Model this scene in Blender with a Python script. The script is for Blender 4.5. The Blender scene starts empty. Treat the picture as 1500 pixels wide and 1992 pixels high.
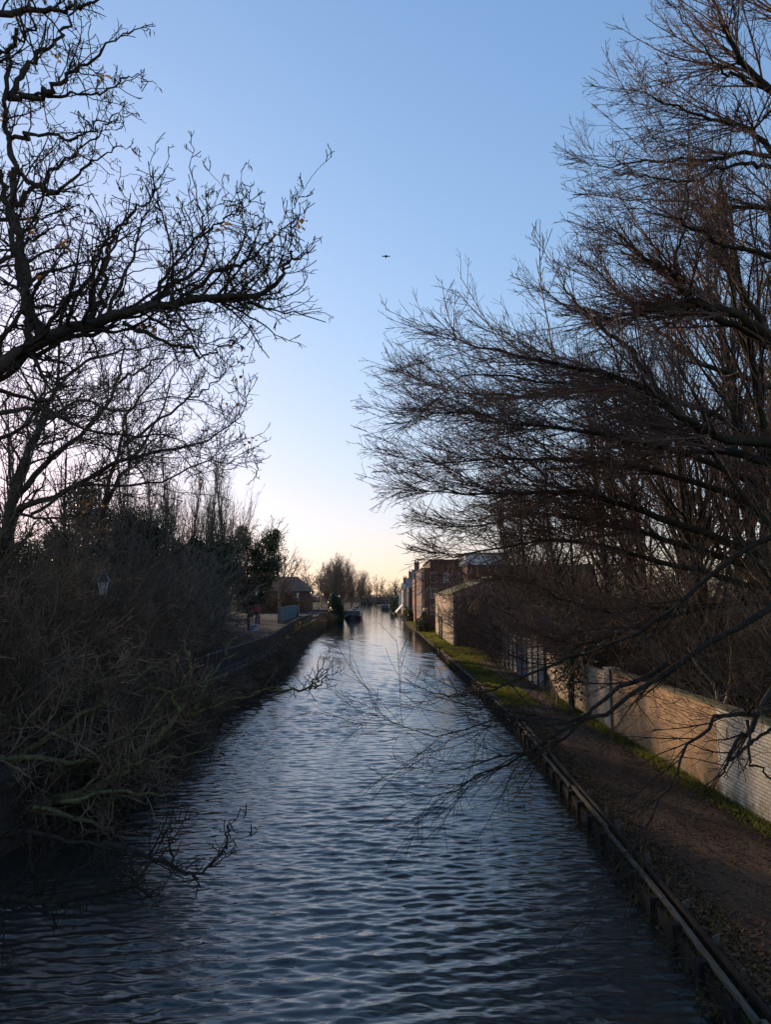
import bpy, math, numpy as np
from mathutils import Vector
R_ = math.radians
# ------------------------------------------------------------------ camera, sky, sun, exposure
F = 1440.0; PITCH = math.atan((1160 - 996) / F); CAMZ = 5.0
scn = bpy.context.scene
cam = bpy.data.cameras.new("camera"); cam.sensor_width = 36; cam.sensor_fit = 'AUTO'
cam.lens = 36 * F / 1992; cam.clip_start = .05; cam.clip_end = 6000
camo = bpy.data.objects.new("camera", cam); scn.collection.objects.link(camo)
camo.location = (0, 0, CAMZ); camo.rotation_euler = (math.pi / 2 + PITCH, 0, 0)
scn.camera = camo
SUN_EL, SUN_AZ = R_(13.5), R_(-30.5)          # azimuth from +Y, negative = left
w = bpy.data.worlds.new("World"); scn.world = w; w.use_nodes = True
nt = w.node_tree; bg = nt.nodes['Background']
sky = nt.nodes.new('ShaderNodeTexSky'); sky.sky_type = 'NISHITA'; sky.sun_disc = False
sky.sun_elevation = SUN_EL; sky.sun_rotation = SUN_AZ
sky.air_density = 1.5; sky.dust_density = 0.35; sky.ozone_density = 3.6; sky.altitude = 50
def vm(op, a, b):                              # soft shoulder on the bright sky: a*c / (1 + b*c)
    n = nt.nodes.new('ShaderNodeVectorMath'); n.operation = op
    for i, v in enumerate((a, b)):
        if isinstance(v, tuple): n.inputs[i].default_value = v
        else: nt.links.new(v, n.inputs[i])
    return n.outputs[0]
SA = (1.52, 1.70, 2.05); SB = (.64, 1.02, 1.0)
num = vm('MULTIPLY', sky.outputs[0], SA)
den = vm('ADD', vm('MULTIPLY', sky.outputs[0], tuple(.15 * b for b in SB)), (1., 1., 1.))
nt.links.new(vm('DIVIDE', num, den), bg.inputs[0]); bg.inputs[1].default_value = 0.15
sl = bpy.data.lights.new("sun", 'SUN'); sl.energy = 5.0; sl.angle = R_(.53); sl.color = (1, .72, .44)
so = bpy.data.objects.new("sun", sl); scn.collection.objects.link(so)
sd = Vector((math.sin(SUN_AZ) * math.cos(SUN_EL), math.cos(SUN_AZ) * math.cos(SUN_EL), math.sin(SUN_EL)))
so.rotation_euler = sd.to_track_quat('Z', 'Y').to_euler()
scn.view_settings.view_transform = 'Standard'; scn.view_settings.look = 'None'
scn.view_settings.exposure = 0.15; scn.view_settings.gamma = 1
try:
    scn.cycles.max_bounces = 5; scn.cycles.diffuse_bounces = 2; scn.cycles.glossy_bounces = 3
except Exception: pass
C = scn.collection

# ------------------------------------------------------------------ helpers
cp, sp_ = math.cos(PITCH), math.sin(PITCH)
def at(px, py, D):
    """point of the real place that lies D metres ahead and is seen at pixel (px, py)"""
    u = (px - 750) / F; v = -(py - 996) / F
    dy = cp - v * sp_; dz = sp_ + v * cp
    s = D / dy
    return np.array([u * s, D, CAMZ + dz * s])
def link(o, parent=None):
    C.objects.link(o)
    if parent is not None: o.parent = parent
    return o
def tag(o, label=None, cat=None, group=None, kind=None):
    if label: o['label'] = label
    if cat: o['category'] = cat
    if group: o['group'] = group
    if kind: o['kind'] = kind
    return o
def empty(name, loc, label=None, cat=None, group=None):
    o = bpy.data.objects.new(name, None); o.location = loc; link(o)
    return tag(o, label, cat, group)
def copy_tree(o, parent=None):
    c = o.copy(); C.objects.link(c)
    if parent is not None: c.parent = parent
    for ch in o.children: copy_tree(ch, c)
    return c
def mesh_np(name, V, Q, mat, parent=None, smooth=False, loc=None):
    """V (n,3), Q (m,4) quads or (m,3) triangles"""
    V = np.asarray(V, np.float32); Q = np.asarray(Q, np.int32); k = Q.shape[1]
    if loc is not None: V = V - np.asarray(loc, np.float32)
    me = bpy.data.meshes.new(name)
    me.vertices.add(len(V)); me.vertices.foreach_set('co', V.ravel())
    me.loops.add(Q.size); me.loops.foreach_set('vertex_index', Q.ravel())
    me.polygons.add(len(Q)); me.polygons.foreach_set('loop_start', np.arange(0, Q.size, k, dtype=np.int32))
    if smooth: me.polygons.foreach_set('use_smooth', np.ones(len(Q), bool))
    me.update(calc_edges=True)
    if mat: me.materials.append(mat)
    o = bpy.data.objects.new(name, me); link(o, parent)
    return o

class MB:
    """collects boxes, prisms and tubes into one mesh"""
    def __init__(s): s.v = []; s.f = []
    def add(s, v, f):
        n = len(s.v); s.v += [tuple(p) for p in v]; s.f += [tuple(i + n for i in q) for q in f]; return s
    def box(s, x0, x1, y0, y1, z0, z1):
        return s.add([(x0,y0,z0),(x1,y0,z0),(x1,y1,z0),(x0,y1,z0),(x0,y0,z1),(x1,y0,z1),(x1,y1,z1),(x0,y1,z1)],
                     [(0,3,2,1),(4,5,6,7),(0,1,5,4),(1,2,6,5),(2,3,7,6),(3,0,4,7)])
    def beam(s, a, b, w, h):
        a = Vector(a); b = Vector(b); d = (b - a).normalized()
        up = Vector((0,0,1)) if abs(d.z) < .9 else Vector((0,1,0))
        r = d.cross(up).normalized(); u = r.cross(d)
        v = []
        for p in (a, b):
            for q in ((-1,-1),(1,-1),(1,1),(-1,1)): v.append(p + r*q[0]*w/2 + u*q[1]*h/2)
        return s.add(v, [(0,1,2,3),(7,6,5,4),(0,4,5,1),(1,5,6,2),(2,6,7,3),(3,7,4,0)])
    def lathe(s, prof, n=12, c=(0,0), sq=False):
        v = []; f = []
        for r, z in prof:
            for i in range(n):
                a = 2*math.pi*(i+.5)/n; v.append((c[0]+r*math.cos(a), c[1]+r*math.sin(a), z))
        for j in range(len(prof)-1):
            for i in range(n):
                k = (i+1) % n; f.append((j*n+i, j*n+k, (j+1)*n+k, (j+1)*n+i))
        f.append(tuple(range(n))[::-1]); f.append(tuple((len(prof)-1)*n+i for i in range(n)))
        return s.add(v, f)
    def build(s, name, mat, parent=None, bevel=0, smooth=False):
        me = bpy.data.meshes.new(name); me.from_pydata(s.v, [], s.f); me.update()
        if mat: me.materials.append(mat)
        if smooth: me.polygons.foreach_set('use_smooth', [True]*len(me.polygons))
        o = bpy.data.objects.new(name, me); link(o, parent)
        if bevel:
            m = o.modifiers.new('bevel', 'BEVEL'); m.width = bevel; m.segments = 2; m.limit_method = 'ANGLE'
        return o

# ------------------------------------------------------------------ materials
def mat(name, base, rough=.85, spec=.3, noise=None, bump=None, metal=0, trans=0, emit=None):
    """noise=(scale, colour2, lo, hi[, stretch]); bump=(scale, strength, distance)"""
    m = bpy.data.materials.new(name); m.use_nodes = True; t = m.node_tree; b = t.nodes['Principled BSDF']
    b.inputs['Base Color'].default_value = (*base, 1); b.inputs['Roughness'].default_value = rough
    b.inputs['Specular IOR Level'].default_value = spec; b.inputs['Metallic'].default_value = metal
    co = t.nodes.new('ShaderNodeTexCoord')
    if noise:
        n = t.nodes.new('ShaderNodeTexNoise'); n.inputs['Scale'].default_value = noise[0]; n.inputs['Detail'].default_value = 8
        n.inputs['Roughness'].default_value = .65
        src = co.outputs['Object']
        if len(noise) > 4:
            mp = t.nodes.new('ShaderNodeMapping'); mp.inputs['Scale'].default_value = noise[4]
            t.links.new(src, mp.inputs[0]); src = mp.outputs[0]
        t.links.new(src, n.inputs['Vector'])
        r = t.nodes.new('ShaderNodeValToRGB'); r.color_ramp.elements[0].position = noise[2]; r.color_ramp.elements[1].position = noise[3]
        r.color_ramp.elements[0].color = (*base, 1); r.color_ramp.elements[1].color = (*noise[1], 1)
        t.links.new(n.outputs['Fac'], r.inputs[0]); t.links.new(r.outputs[0], b.inputs['Base Color'])
    if bump:
        n2 = t.nodes.new('ShaderNodeTexNoise'); n2.inputs['Scale'].default_value = bump[0]; n2.inputs['Detail'].default_value = 6
        t.links.new(co.outputs['Object'], n2.inputs['Vector'])
        bp = t.nodes.new('ShaderNodeBump'); bp.inputs['Strength'].default_value = bump[1]; bp.inputs['Distance'].default_value = bump[2]
        t.links.new(n2.outputs['Fac'], bp.inputs['Height']); t.links.new(bp.outputs[0], b.inputs['Normal'])
    if trans:
        tr = t.nodes.new('ShaderNodeBsdfTranslucent'); mx = t.nodes.new('ShaderNodeMixShader'); mx.inputs[0].default_value = trans
        src = b.inputs['Base Color'].links[0].from_socket if b.inputs['Base Color'].links else None
        if src: t.links.new(src, tr.inputs[0])
        else: tr.inputs[0].default_value = (*base, 1)
        t.links.new(b.outputs[0], mx.inputs[1]); t.links.new(tr.outputs[0], mx.inputs[2])
        t.links.new(mx.outputs[0], t.nodes['Material Output'].inputs[0])
    return m
def brick_mat(name, c1, c2, mortar, swap=True, stain=None, paint=None, bw=.225, bh=.075):
    m = bpy.data.materials.new(name); m.use_nodes = True; t = m.node_tree; b = t.nodes['Principled BSDF']
    b.inputs['Roughness'].default_value = .9; b.inputs['Specular IOR Level'].default_value = .2
    g = t.nodes.new('ShaderNodeNewGeometry'); s = t.nodes.new('ShaderNodeSeparateXYZ'); c = t.nodes.new('ShaderNodeCombineXYZ')
    t.links.new(g.outputs['Position'], s.inputs[0])
    ad = t.nodes.new('ShaderNodeMath'); ad.operation = 'ADD'
    t.links.new(s.outputs[0], ad.inputs[0]); t.links.new(s.outputs[1], ad.inputs[1])
    t.links.new(ad.outputs[0], c.inputs[0]); t.links.new(s.outputs[2], c.inputs[1])
    br = t.nodes.new('ShaderNodeTexBrick'); br.inputs['Scale'].default_value = 1
    br.inputs['Brick Width'].default_value = bw; br.inputs['Row Height'].default_value = bh; br.inputs['Mortar Size'].default_value = .011; br.inputs['Mortar Smooth'].default_value = .2; br.inputs['Bias'].default_value = -.1
    br.inputs['Color1'].default_value = (*c1, 1); br.inputs['Color2'].default_value = (*c2, 1); br.inputs['Mortar'].default_value = (*mortar, 1)
    t.links.new(c.outputs[0], br.inputs['Vector'])
    n = t.nodes.new('ShaderNodeTexNoise'); n.inputs['Scale'].default_value = 1.3; n.inputs['Detail'].default_value = 9; n.inputs['Roughness'].default_value = .7
    t.links.new(g.outputs['Position'], n.inputs['Vector'])
    rr = t.nodes.new('ShaderNodeValToRGB'); rr.color_ramp.elements[0].position = .38; rr.color_ramp.elements[1].position = .62
    t.links.new(n.outputs['Fac'], rr.inputs[0])
    col = br.outputs['Color']
    mx = t.nodes.new('ShaderNodeMix'); mx.data_type = 'RGBA'; t.links.new(rr.outputs[0], mx.inputs[0])
    t.links.new(col, mx.inputs[6]); mx.inputs[7].default_value = (*(stain or mortar), 1)
    sc = t.nodes.new('ShaderNodeMath'); sc.operation = 'MULTIPLY'; sc.inputs[1].default_value = .55
    t.links.new(rr.outputs[0], sc.inputs[0]); t.links.new(sc.outputs[0], mx.inputs[0])
    col = mx.outputs[2]
    # green algae at the foot, with a ragged edge
    n2 = t.nodes.new('ShaderNodeTexNoise'); n2.inputs['Scale'].default_value = 5; n2.inputs['Detail'].default_value = 6
    t.links.new(g.outputs['Position'], n2.inputs['Vector'])
    sb = t.nodes.new('ShaderNodeMath'); sb.operation = 'MULTIPLY_ADD'; sb.inputs[1].default_value = 1.6; t.links.new(n2.outputs['Fac'], sb.inputs[0])
    t.links.new(s.outputs[2], sb.inputs[2])
    r2 = t.nodes.new('ShaderNodeMapRange'); r2.inputs[1].default_value = 1.25; r2.inputs[2].default_value = 1.75; r2.inputs[3].default_value = .7; r2.inputs[4].default_value = 0
    t.links.new(sb.outputs[0], r2.inputs[0])
    m2 = t.nodes.new('ShaderNodeMix'); m2.data_type = 'RGBA'; t.links.new(r2.outputs[0], m2.inputs[0]); t.links.new(col, m2.inputs[6])
    m2.inputs[7].default_value = (.10, .085, .03, 1); t.links.new(m2.outputs[2], b.inputs['Base Color'])
    bp = t.nodes.new('ShaderNodeBump'); bp.inputs['Strength'].default_value = .7; bp.inputs['Distance'].default_value = .02
    mm = t.nodes.new('ShaderNodeMath'); mm.operation = 'MULTIPLY_ADD'; mm.inputs[1].default_value = -1.0
    t.links.new(br.outputs['Fac'], mm.inputs[0]); t.links.new(n2.outputs['Fac'], mm.inputs[2])
    t.links.new(mm.outputs[0], bp.inputs['Height']); t.links.new(bp.outputs[0], b.inputs['Normal'])
    return m

M = {}
M['bark_black'] = mat('bark_black', (.022,.018,.015), .95, .1, (9, (.05,.042,.034), .4, .7), (30, .6, .02))
M['bark'] = mat('bark', (.042,.033,.026), .95, .1, (9, (.095,.074,.056), .35, .7), (30, .6, .02))
M['bark_red'] = mat('bark_red', (.09,.058,.045), .85, .2, (9, (.20,.125,.095), .35, .7))
M['bark_limb'] = mat('bark_limb', (.034,.029,.021), .95, .1, (6, (.075,.07,.035), .5, .75), (30, .6, .02))
M['bark_grey'] = mat('bark_grey', (.09,.075,.058), .9, .2, (9, (.17,.145,.11), .35, .7))
M['moss_bark'] = mat('moss_bark', (.07,.06,.035), .95, .1, (13, (.135,.135,.055), .42, .60), (40, .7, .02))
M['bramble'] = mat('bramble', (.058,.042,.030), .9, .1, (.8, (.26,.185,.13), .40, .66))
M['bramble_dark'] = mat('bramble_dark', (.05,.042,.03), .9, .15, (1.2, (.12,.10,.07), .35, .68))
M['bark_haze'] = mat('bark_haze', (.15,.11,.085), .9, .1, (2, (.27,.205,.155), .35, .68))  # paler bark for far trees: haze put into the colour
M['pale_bark'] = mat('pale_bark', (.26,.20,.13), .85, .2, (12, (.42,.33,.22), .35, .7))
M['dead_leaf'] = mat('dead_leaf', (.20,.10,.04), .8, .2, (3, (.38,.20,.08), .4, .6), trans=.4)
M['pod'] = mat('pod', (.05,.035,.025), .8, .2, trans=.2)
M['ivy'] = mat('ivy', (.022,.035,.014), .45, .4, (2, (.045,.065,.022), .4, .65), trans=.15)
M['holly'] = mat('holly', (.035,.055,.018), .5, .4, (2, (.07,.095,.03), .4, .65), trans=.2)
M['grass'] = mat('grass', (.06,.075,.015), .7, .2, (.5, (.25,.25,.04), .35, .65), trans=.4)
M['weeds'] = mat('weeds', (.05,.055,.02), .8, .15, (3, (.13,.10,.05), .35, .65), trans=.3)
M['litter_dark'] = mat('litter_dark', (.035,.026,.018), .9, .1, (.6, (.12,.085,.05), .35, .65))
M['thicket_leaf'] = mat('thicket_leaf', (.03,.042,.016), .6, .25, (.35, (.17,.085,.035), .47, .60), trans=.3)
M['litter'] = mat('litter', (.10,.055,.03), .9, .15, (4, (.19,.11,.055), .35, .65))
M['litter_red'] = mat('litter_red', (.14,.075,.045), .9, .15, (7, (.04,.03,.022), .40, .60))
M['wood'] = mat('wood', (.05,.042,.035), .95, .1, (3, (.14,.12,.10), .35, .65, (6, .8, 6)), (25, .5, .01))
M['wood_dark'] = mat('wood_dark', (.035,.03,.027), .9, .15, (6, (.07,.06,.05), .35, .65), (25, .5, .01))
M['stone'] = mat('stone', (.17,.16,.145), .9, .2, (4, (.27,.25,.22), .35, .65), (20, .5, .02))
M['coping'] = mat('coping', (.15,.13,.10), .9, .2, (3, (.10,.11,.05), .4, .6), (20, .5, .01))
M['render'] = mat('render', (.20,.19,.17), .9, .2, (1.5, (.18,.17,.15), .4, .7), (15, .3, .01))
M['hoard_grey'] = mat('hoard_grey', (.09,.10,.125), .85, .2, (.8, (.14,.15,.17), .4, .7))
M['teal'] = mat('teal', (.06,.12,.145), .85, .2, (.8, (.11,.18,.20), .4, .7, (3, 3, .3)))
M['white'] = mat('white', (.68,.66,.62), .7, .3, (2, (.52,.50,.46), .4, .7))
M['black'] = mat('black', (.014,.015,.017), .5, .4, (4, (.03,.03,.032), .4, .7))
M['piling'] = mat('piling', (.012,.011,.01), .8, .2, (6, (.03,.022,.016), .45, .7))
M['iron'] = mat('iron', (.03,.033,.035), .5, .4, (8, (.06,.05,.045), .5, .75))
M['glass_lamp'] = mat('glass_lamp', (.72,.72,.74), .25, .5)
M['glass_dark'] = mat('glass_dark', (.04,.05,.06), .08, .6)
M['glass_pale'] = mat('glass_pale', (.35,.42,.48), .12, .6)
M['slate'] = mat('slate', (.10,.105,.12), .7, .3, (2, (.16,.165,.18), .35, .65), (12, .4, .03))
M['tile_red'] = mat('tile_red', (.10,.055,.04), .85, .2, (2, (.16,.085,.06), .35, .65), (12, .4, .03))
M['moss_roof'] = mat('moss_roof', (.12,.13,.05), .9, .2, (2, (.22,.20,.11), .35, .65), (12, .5, .03))
M['boat_blue'] = mat('boat_blue', (.02,.035,.05), .4, .5, (2, (.03,.05,.07), .4, .7))
M['boat_roof'] = mat('boat_roof', (.03,.04,.05), .6, .5, (2, (.15,.17,.19), .4, .7))
M['red'] = mat('red', (.42,.03,.03), .8, .2)
M['red_bloom'] = mat('red_bloom', (.35,.05,.07), .8, .2, (5, (.5,.15,.18), .4, .6))
M['poster'] = mat('poster', (.50,.55,.62), .6, .3)
M['blue_print'] = mat('blue_print', (.06,.12,.30), .6, .3)
M['bird'] = mat('bird', (.02,.02,.025), .7, .2)
M['brick_wall'] = brick_mat('brick_wall', (.33,.17,.085), (.55,.34,.19), (.20,.165,.125), stain=(.42,.28,.16))
M['brick_paint'] = brick_mat('brick_paint', (.55,.51,.44), (.70,.66,.60), (.24,.22,.18), stain=(.40,.33,.25))
M['brick_pale'] = brick_mat('brick_pale', (.42,.30,.20), (.50,.37,.26), (.40,.33,.26), stain=(.46,.32,.21))
M['brick_red'] = brick_mat('brick_red', (.22,.085,.05), (.28,.12,.075), (.22,.17,.13), stain=(.20,.09,.06))
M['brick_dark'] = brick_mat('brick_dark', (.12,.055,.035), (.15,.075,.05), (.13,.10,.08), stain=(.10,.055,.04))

# ------------------------------------------------------------------ branching
def unit(a): return a / np.maximum(np.linalg.norm(a, axis=-1, keepdims=True), 1e-9)
def samp(P, R, idx, t):
    n = P.shape[1]; x = t * (n - 1); i = np.minimum(x.astype(int), n - 2); f = (x - i)
    p = P[idx, i] * (1 - f)[:, None] + P[idx, i+1] * f[:, None]
    r = R[idx, i] * (1 - f) + R[idx, i+1] * f
    return p, unit(P[idx, i+1] - P[idx, i]), r
def spawn(rng, P, R, dens, t0=.15, t1=1., ang=45, aj=12, lr=.5, lmin=0, lmax=99, shape=.5, n=6, rr=.6, rt=.002,
          wig=.12, up=.02, flat=1., bias=None, zig=0.):
    """children along every parent. dens = children per metre, lr = length relative to the parent"""
    L = np.linalg.norm(np.diff(P, axis=1), axis=2).sum(1)
    cnt = np.maximum((L * (t1 - t0) * dens + rng.random(len(L))).astype(int), 0)
    idx = np.repeat(np.arange(len(L)), cnt); N = len(idx)
    if N == 0: return np.zeros((0, n, 3)), np.zeros((0, n))
    t = t0 + (t1 - t0) * rng.random(N)
    p, T, r = samp(P, R, idx, t)
    perp = rng.normal(size=(N, 3)); perp[:, 2] *= flat
    if bias is not None: perp += np.asarray(bias)
    perp = unit(perp - T * (perp * T).sum(1, keepdims=True))
    a = np.radians(ang + aj * rng.normal(size=N))
    d = T * np.cos(a)[:, None] + perp * np.sin(a)[:, None]
    ln = np.clip(L[idx] * lr * (1 - shape * t) * (.6 + .8 * rng.random(N)), lmin, lmax)
    st = ln / (n - 1)
    Q = np.zeros((N, n, 3)); Q[:, 0] = p
    side = unit(np.cross(d, rng.normal(size=(N, 3))))
    for k in range(1, n):
        d = d + wig * rng.normal(size=(N, 3)) + np.array([0, 0, up])
        if zig: d = d + side * zig * (1 if k % 2 else -1)
        d = unit(d); Q[:, k] = Q[:, k-1] + d * st[:, None]
    r0 = np.maximum(r * rr, rt); s = np.linspace(0, 1, n)[None]
    return Q, r0[:, None] * (1 - s) + np.minimum(rt, r0)[:, None] * s
def tube(sets, k=3):
    """list of (P, R) -> vertices, quads"""
    VV = []; QQ = []; off = 0
    th = np.arange(k) * 2 * math.pi / k; ct, st = np.cos(th), np.sin(th)
    for P, Rr in sets:
        N = len(P)
        if N == 0: continue
        n = P.shape[1]
        T = np.empty_like(P); T[:, 1:-1] = P[:, 2:] - P[:, :-2]; T[:, 0] = P[:, 1] - P[:, 0]; T[:, -1] = P[:, -1] - P[:, -2]
        T = unit(T); m = unit(P[:, -1] - P[:, 0])
        ref = np.where(np.abs(m[:, 2:3]) > .8, np.array([[1., .2, 0]]), np.array([[0, .1, 1.]]))[:, None]
        u = unit(np.cross(T, np.broadcast_to(ref, T.shape))); v = np.cross(T, u)
        V = P[:, :, None] + Rr[:, :, None, None] * (ct[:, None] * u[:, :, None] + st[:, None] * v[:, :, None])
        a = (np.arange(N) * n * k)[:, None, None] + (np.arange(n-1) * k)[None, :, None] + np.arange(k)[None, None]
        b = (np.arange(N) * n * k)[:, None, None] + (np.arange(n-1) * k)[None, :, None] + ((np.arange(k)+1) % k)[None, None]
        QQ.append(np.stack([a, b, b + k, a + k], -1).reshape(-1, 4) + off)
        VV.append(V.reshape(-1, 3)); off += N * n * k
    return np.concatenate(VV), np.concatenate(QQ)
def both(sets, k=3):  return tube(sets, k)
def join(parts):
    V = []; Q = []; o = 0
    for v, q in parts: V.append(v); Q.append(q + o); o += len(v)
    return np.concatenate(V), np.concatenate(Q)
def spline(pts, n):
    """Catmull-Rom through pts, n samples"""
    p = np.asarray(pts, float); p = np.vstack([2*p[0]-p[1], p, 2*p[-1]-p[-2]]); m = len(p) - 3
    out = []
    for x in np.linspace(0, m - 1e-6, n):
        i = int(x); f = x - i; a, b, c, d = p[i:i+4]
        out.append(.5*((2*b) + (-a+c)*f + (2*a-5*b+4*c-d)*f*f + (-a+3*b-3*c+d)*f**3))
    return np.array(out)
def limbs(rng, specs, n=22, jit=.03, rk=1.):
    """specs: (list of (px,py), D0, D1, r0, r1): limbs modelled at their distance"""
    P = []; Rr = []
    for pts, D0, D1, r0, r1 in specs:
        w3 = [at(x, y, D0 + (D1 - D0) * i / (len(pts) - 1)) for i, (x, y) in enumerate(pts)]
        q = spline(w3, n); q[1:] += rng.normal(size=(n-1, 3)) * jit
        P.append(q); Rr.append(r1 + (r0*rk - r1) * (1 - np.linspace(0, 1, n))**1.4)
    return np.array(P), np.array(Rr)
def leaves(rng, pts, size, asp=.5, jit=.0, droop=0.):
    """one bent four-sided leaf per point"""
    N = len(pts); d = unit(rng.normal(size=(N, 3)) + np.array([0, 0, -droop])); s = unit(np.cross(d, rng.normal(size=(N, 3))))
    L = size * (.6 + .8 * rng.random((N, 1))); p = pts + rng.normal(size=(N, 3)) * jit
    nn = np.cross(d, s)
    V = np.stack([p, p + d*L*.5 + s*L*asp*.5 + nn*L*.12, p + d*L, p + d*L*.5 - s*L*asp*.5 + nn*L*.12], 1).reshape(-1, 3)
    return V, np.arange(4 * N).reshape(-1, 4)
def thing_tree(name, base, label, cat, trunk_sets, crown_sets, bm, cm, group=None, extra=None, k_t=7, k_c=3):
    e = empty(name, tuple(base), label, cat, group)
    V, Q = tube(trunk_sets, k_t); mesh_np('trunk', V, Q, bm, e, True, base)
    V, Q = tube(crown_sets, k_c); mesh_np('crown', V, Q, cm, e, False, base)
    for nm, V, Q, m in (extra or []): mesh_np(nm, V, Q, m, e, False, base)
    return e
def gen_tree(rng, H=12., r=.22, fork=.25, limb=.45, ang=45, up=.06, dens=2.2, lev2=3., lev3=7., flat=1., tw=.006, zig=0, lean=(0, 0), sub=.5, l3=.5):
    """free standing bare tree at the origin: returns trunk sets, crown sets"""
    n = 14; P = np.zeros((1, n, 3)); d = np.array([lean[0], lean[1], 1.]); p = np.zeros(3)
    for i in range(1, n):
        d = unit(d + rng.normal(size=3) * .05); p = p + d * H / (n-1); P[0, i] = p
    R0 = np.linspace(r, r * .12, n)[None]; R0[0, 0] *= 1.4
    A = spawn(rng, P, R0, dens, fork, .97, ang, 10, limb, .6, 99, .62, 10, .55, tw*1.5, .09, up, 1)
    B = spawn(rng, *A, lev2, .15, 1, 42, 12, sub, .3, 4, .5, 7, .55, tw, .13, up, flat, zig=zig)
    Cc = spawn(rng, *B, lev3, .1, 1, 40, 14, l3, .15, 1.4, .45, 5, .6, tw*.7, .16, up, flat, zig=zig)
    return [(P, R0), A], [B, Cc]

# ------------------------------------------------------------------ the land and the water
def curve(tab):
    xs = [a for a, _ in tab]; ys = [b for _, b in tab]
    return lambda y: np.interp(y, xs, ys)
redge = curve([(-60, 3.6), (5, 3.78), (8, 3.88), (11, 4.05), (16, 4.27), (27, 4.7), (43, 4.65), (76, 4.25), (216, 3.0), (300, 1.0), (430, -6)])
lquay = curve([(-60, -7.4), (12.5, -7.4), (16, -7.1), (20, -6.9), (32, -7.1), (45, -6.9), (80, -9.3), (120, -10.4), (145, -9.6), (200, -9.0), (300, -9.5), (430, -14)])
ZR, ZL = .5, 1.5
def gz_right(x, y): return ZR if x < 7.75 else 1.45
rows = [-400, -60, -20, 0] + list(np.arange(4, 60, 2)) + list(np.arange(60, 140, 5)) + list(range(140, 430, 15)) + [430, 445, 600, 1200, 4000]
V = []; NC = 19
for y in rows:
    q, e = lquay(y), redge(y); cz = -1.3 if y < 435 else .4
    wall = y < 47
    xs = [-3000, -500, -120, -45, q-9, q-4, q-1.2, q, q+.02, (q+e)/2-1, (q+e)/2+1, e-.02, e, e+.5, e+1.6, 7.78, 7.82, 60, 3000]
    zs = [ZL+.5, ZL+.3, ZL+.2, ZL+.1, ZL, ZL, ZL, ZL, cz, cz, cz, cz, ZR-.06, ZR-.02, ZR, ZR+.02, 1.45 if wall else ZR, 1.6 if wall else ZR+.2, ZR+1]
    for x, z in zip(xs, zs): V.append((x, y, z))
Q = [(j*NC+i, j*NC+i+1, (j+1)*NC+i+1, (j+1)*NC+i) for j in range(len(rows)-1) for i in range(NC-1)]
M['earth'] = mat('earth', (.035,.032,.02), 1., .03, (1.1, (.065,.055,.032), .35, .68), (9, .3, .02))
tag(mesh_np('ground', V, Q, M['earth']), kind='structure')

# towpath: worn earth sheet over the right bank
def strip(name, fa, fb, z, y0, y1, m, step=1., nx=6, amp=.0, seed=1):
    rng = np.random.default_rng(seed); ys = np.arange(y0, y1 + step, step); V = []
    for y in ys:
        a, b = fa(y), fb(y)
        for i in range(nx + 1):
            f = i / nx; V.append((a + (b - a) * f, y, z + (rng.random() * amp if 0 < i < nx else 0)))
    n = nx + 1
    Q = [(j*n+i, j*n+i+1, (j+1)*n+i+1, (j+1)*n+i) for j in range(len(ys)-1) for i in range(nx)]
    return tag(mesh_np(name, V, Q, m, smooth=True), kind='structure')
M['path'] = mat('path', (.05,.034,.024), .95, .1, (.9, (.11,.075,.05), .42, .68, (1.6, .35, 1)), (22, .8, .03))
M['asphalt'] = mat('asphalt', (.035,.036,.04), 1.0, .02, (1.2, (.055,.055,.06), .35, .68), (6, .25, .004))
strip('towpath', lambda y: redge(y)+.75, lambda y: 7.3 if y < 60 else redge(y)+1.9, ZR+.026, 2, 300, M['path'], .8, 8, .03, 3)
strip('promenade', lambda y: lquay(y)-18, lambda y: lquay(y)-.35, ZL+.03, 4, 300, M['asphalt'], 2., 4, .005, 4)

# water: one displaced sheet, rows get closer near the bridge
rng = np.random.default_rng(11)
ys = [1.0]
while ys[-1] < 440: ys.append(ys[-1] + max(.022, ys[-1] * .0015))
ys = np.array(ys); nx = 330; xs = np.linspace(0, 1, nx)
xl = np.where(ys < 60, -7.8, np.interp(ys, [60, 120, 430], [-9.5, -11.5, -16])); xr = np.interp(ys, [0, 60, 430], [5.2, 5.2, 3])
X = xl[:, None] + (xr - xl)[:, None] * xs[None]; Y = np.repeat(ys[:, None], nx, 1); Z = np.zeros_like(X)
gap = np.maximum(.03, ys * .0015)[:, None]
env = .75 + .25*np.sin(X*.23 + .6*np.sin(Y*.09)) * np.sin(Y*.13+1.) + .15*np.sin(X*.7 - Y*.31)
for i in range(110):
    lam = .085 * (.62 / .085) ** rng.random() ; th = rng.normal() * .30 - .05; k = 2*math.pi/lam
    a = .0015 * (lam / .45) ** .86 * (.5 + rng.random())
    fade = np.clip((lam / gap - 3.0) / 3.0, 0, 1)
    ph = k * (X*math.sin(th) + Y*math.cos(th)) + rng.random()*6.28 + .8*np.sin(X*.9+Y*.35+i)
    Z += a * fade * env * (2.6*((np.sin(ph)+1)/2)**2.2 - 1)
V = np.stack([X, Y, Z], -1).reshape(-1, 3)
g = np.arange(len(ys)*nx).reshape(len(ys), nx)
Q = np.stack([g[:-1,:-1], g[:-1,1:], g[1:,1:], g[1:,:-1]], -1).reshape(-1, 4)
mw = bpy.data.materials.new('water'); mw.use_nodes = True; t = mw.node_tree; b = t.nodes['Principled BSDF']
b.inputs['Base Color'].default_value = (.028,.029,.025,1); b.inputs['Roughness'].default_value = .06; b.inputs['IOR'].default_value = 1.62
tc = t.nodes.new('ShaderNodeTexCoord'); mp = t.nodes.new('ShaderNodeMapping'); mp.inputs['Scale'].default_value = (2.6, 8., 1)
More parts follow.
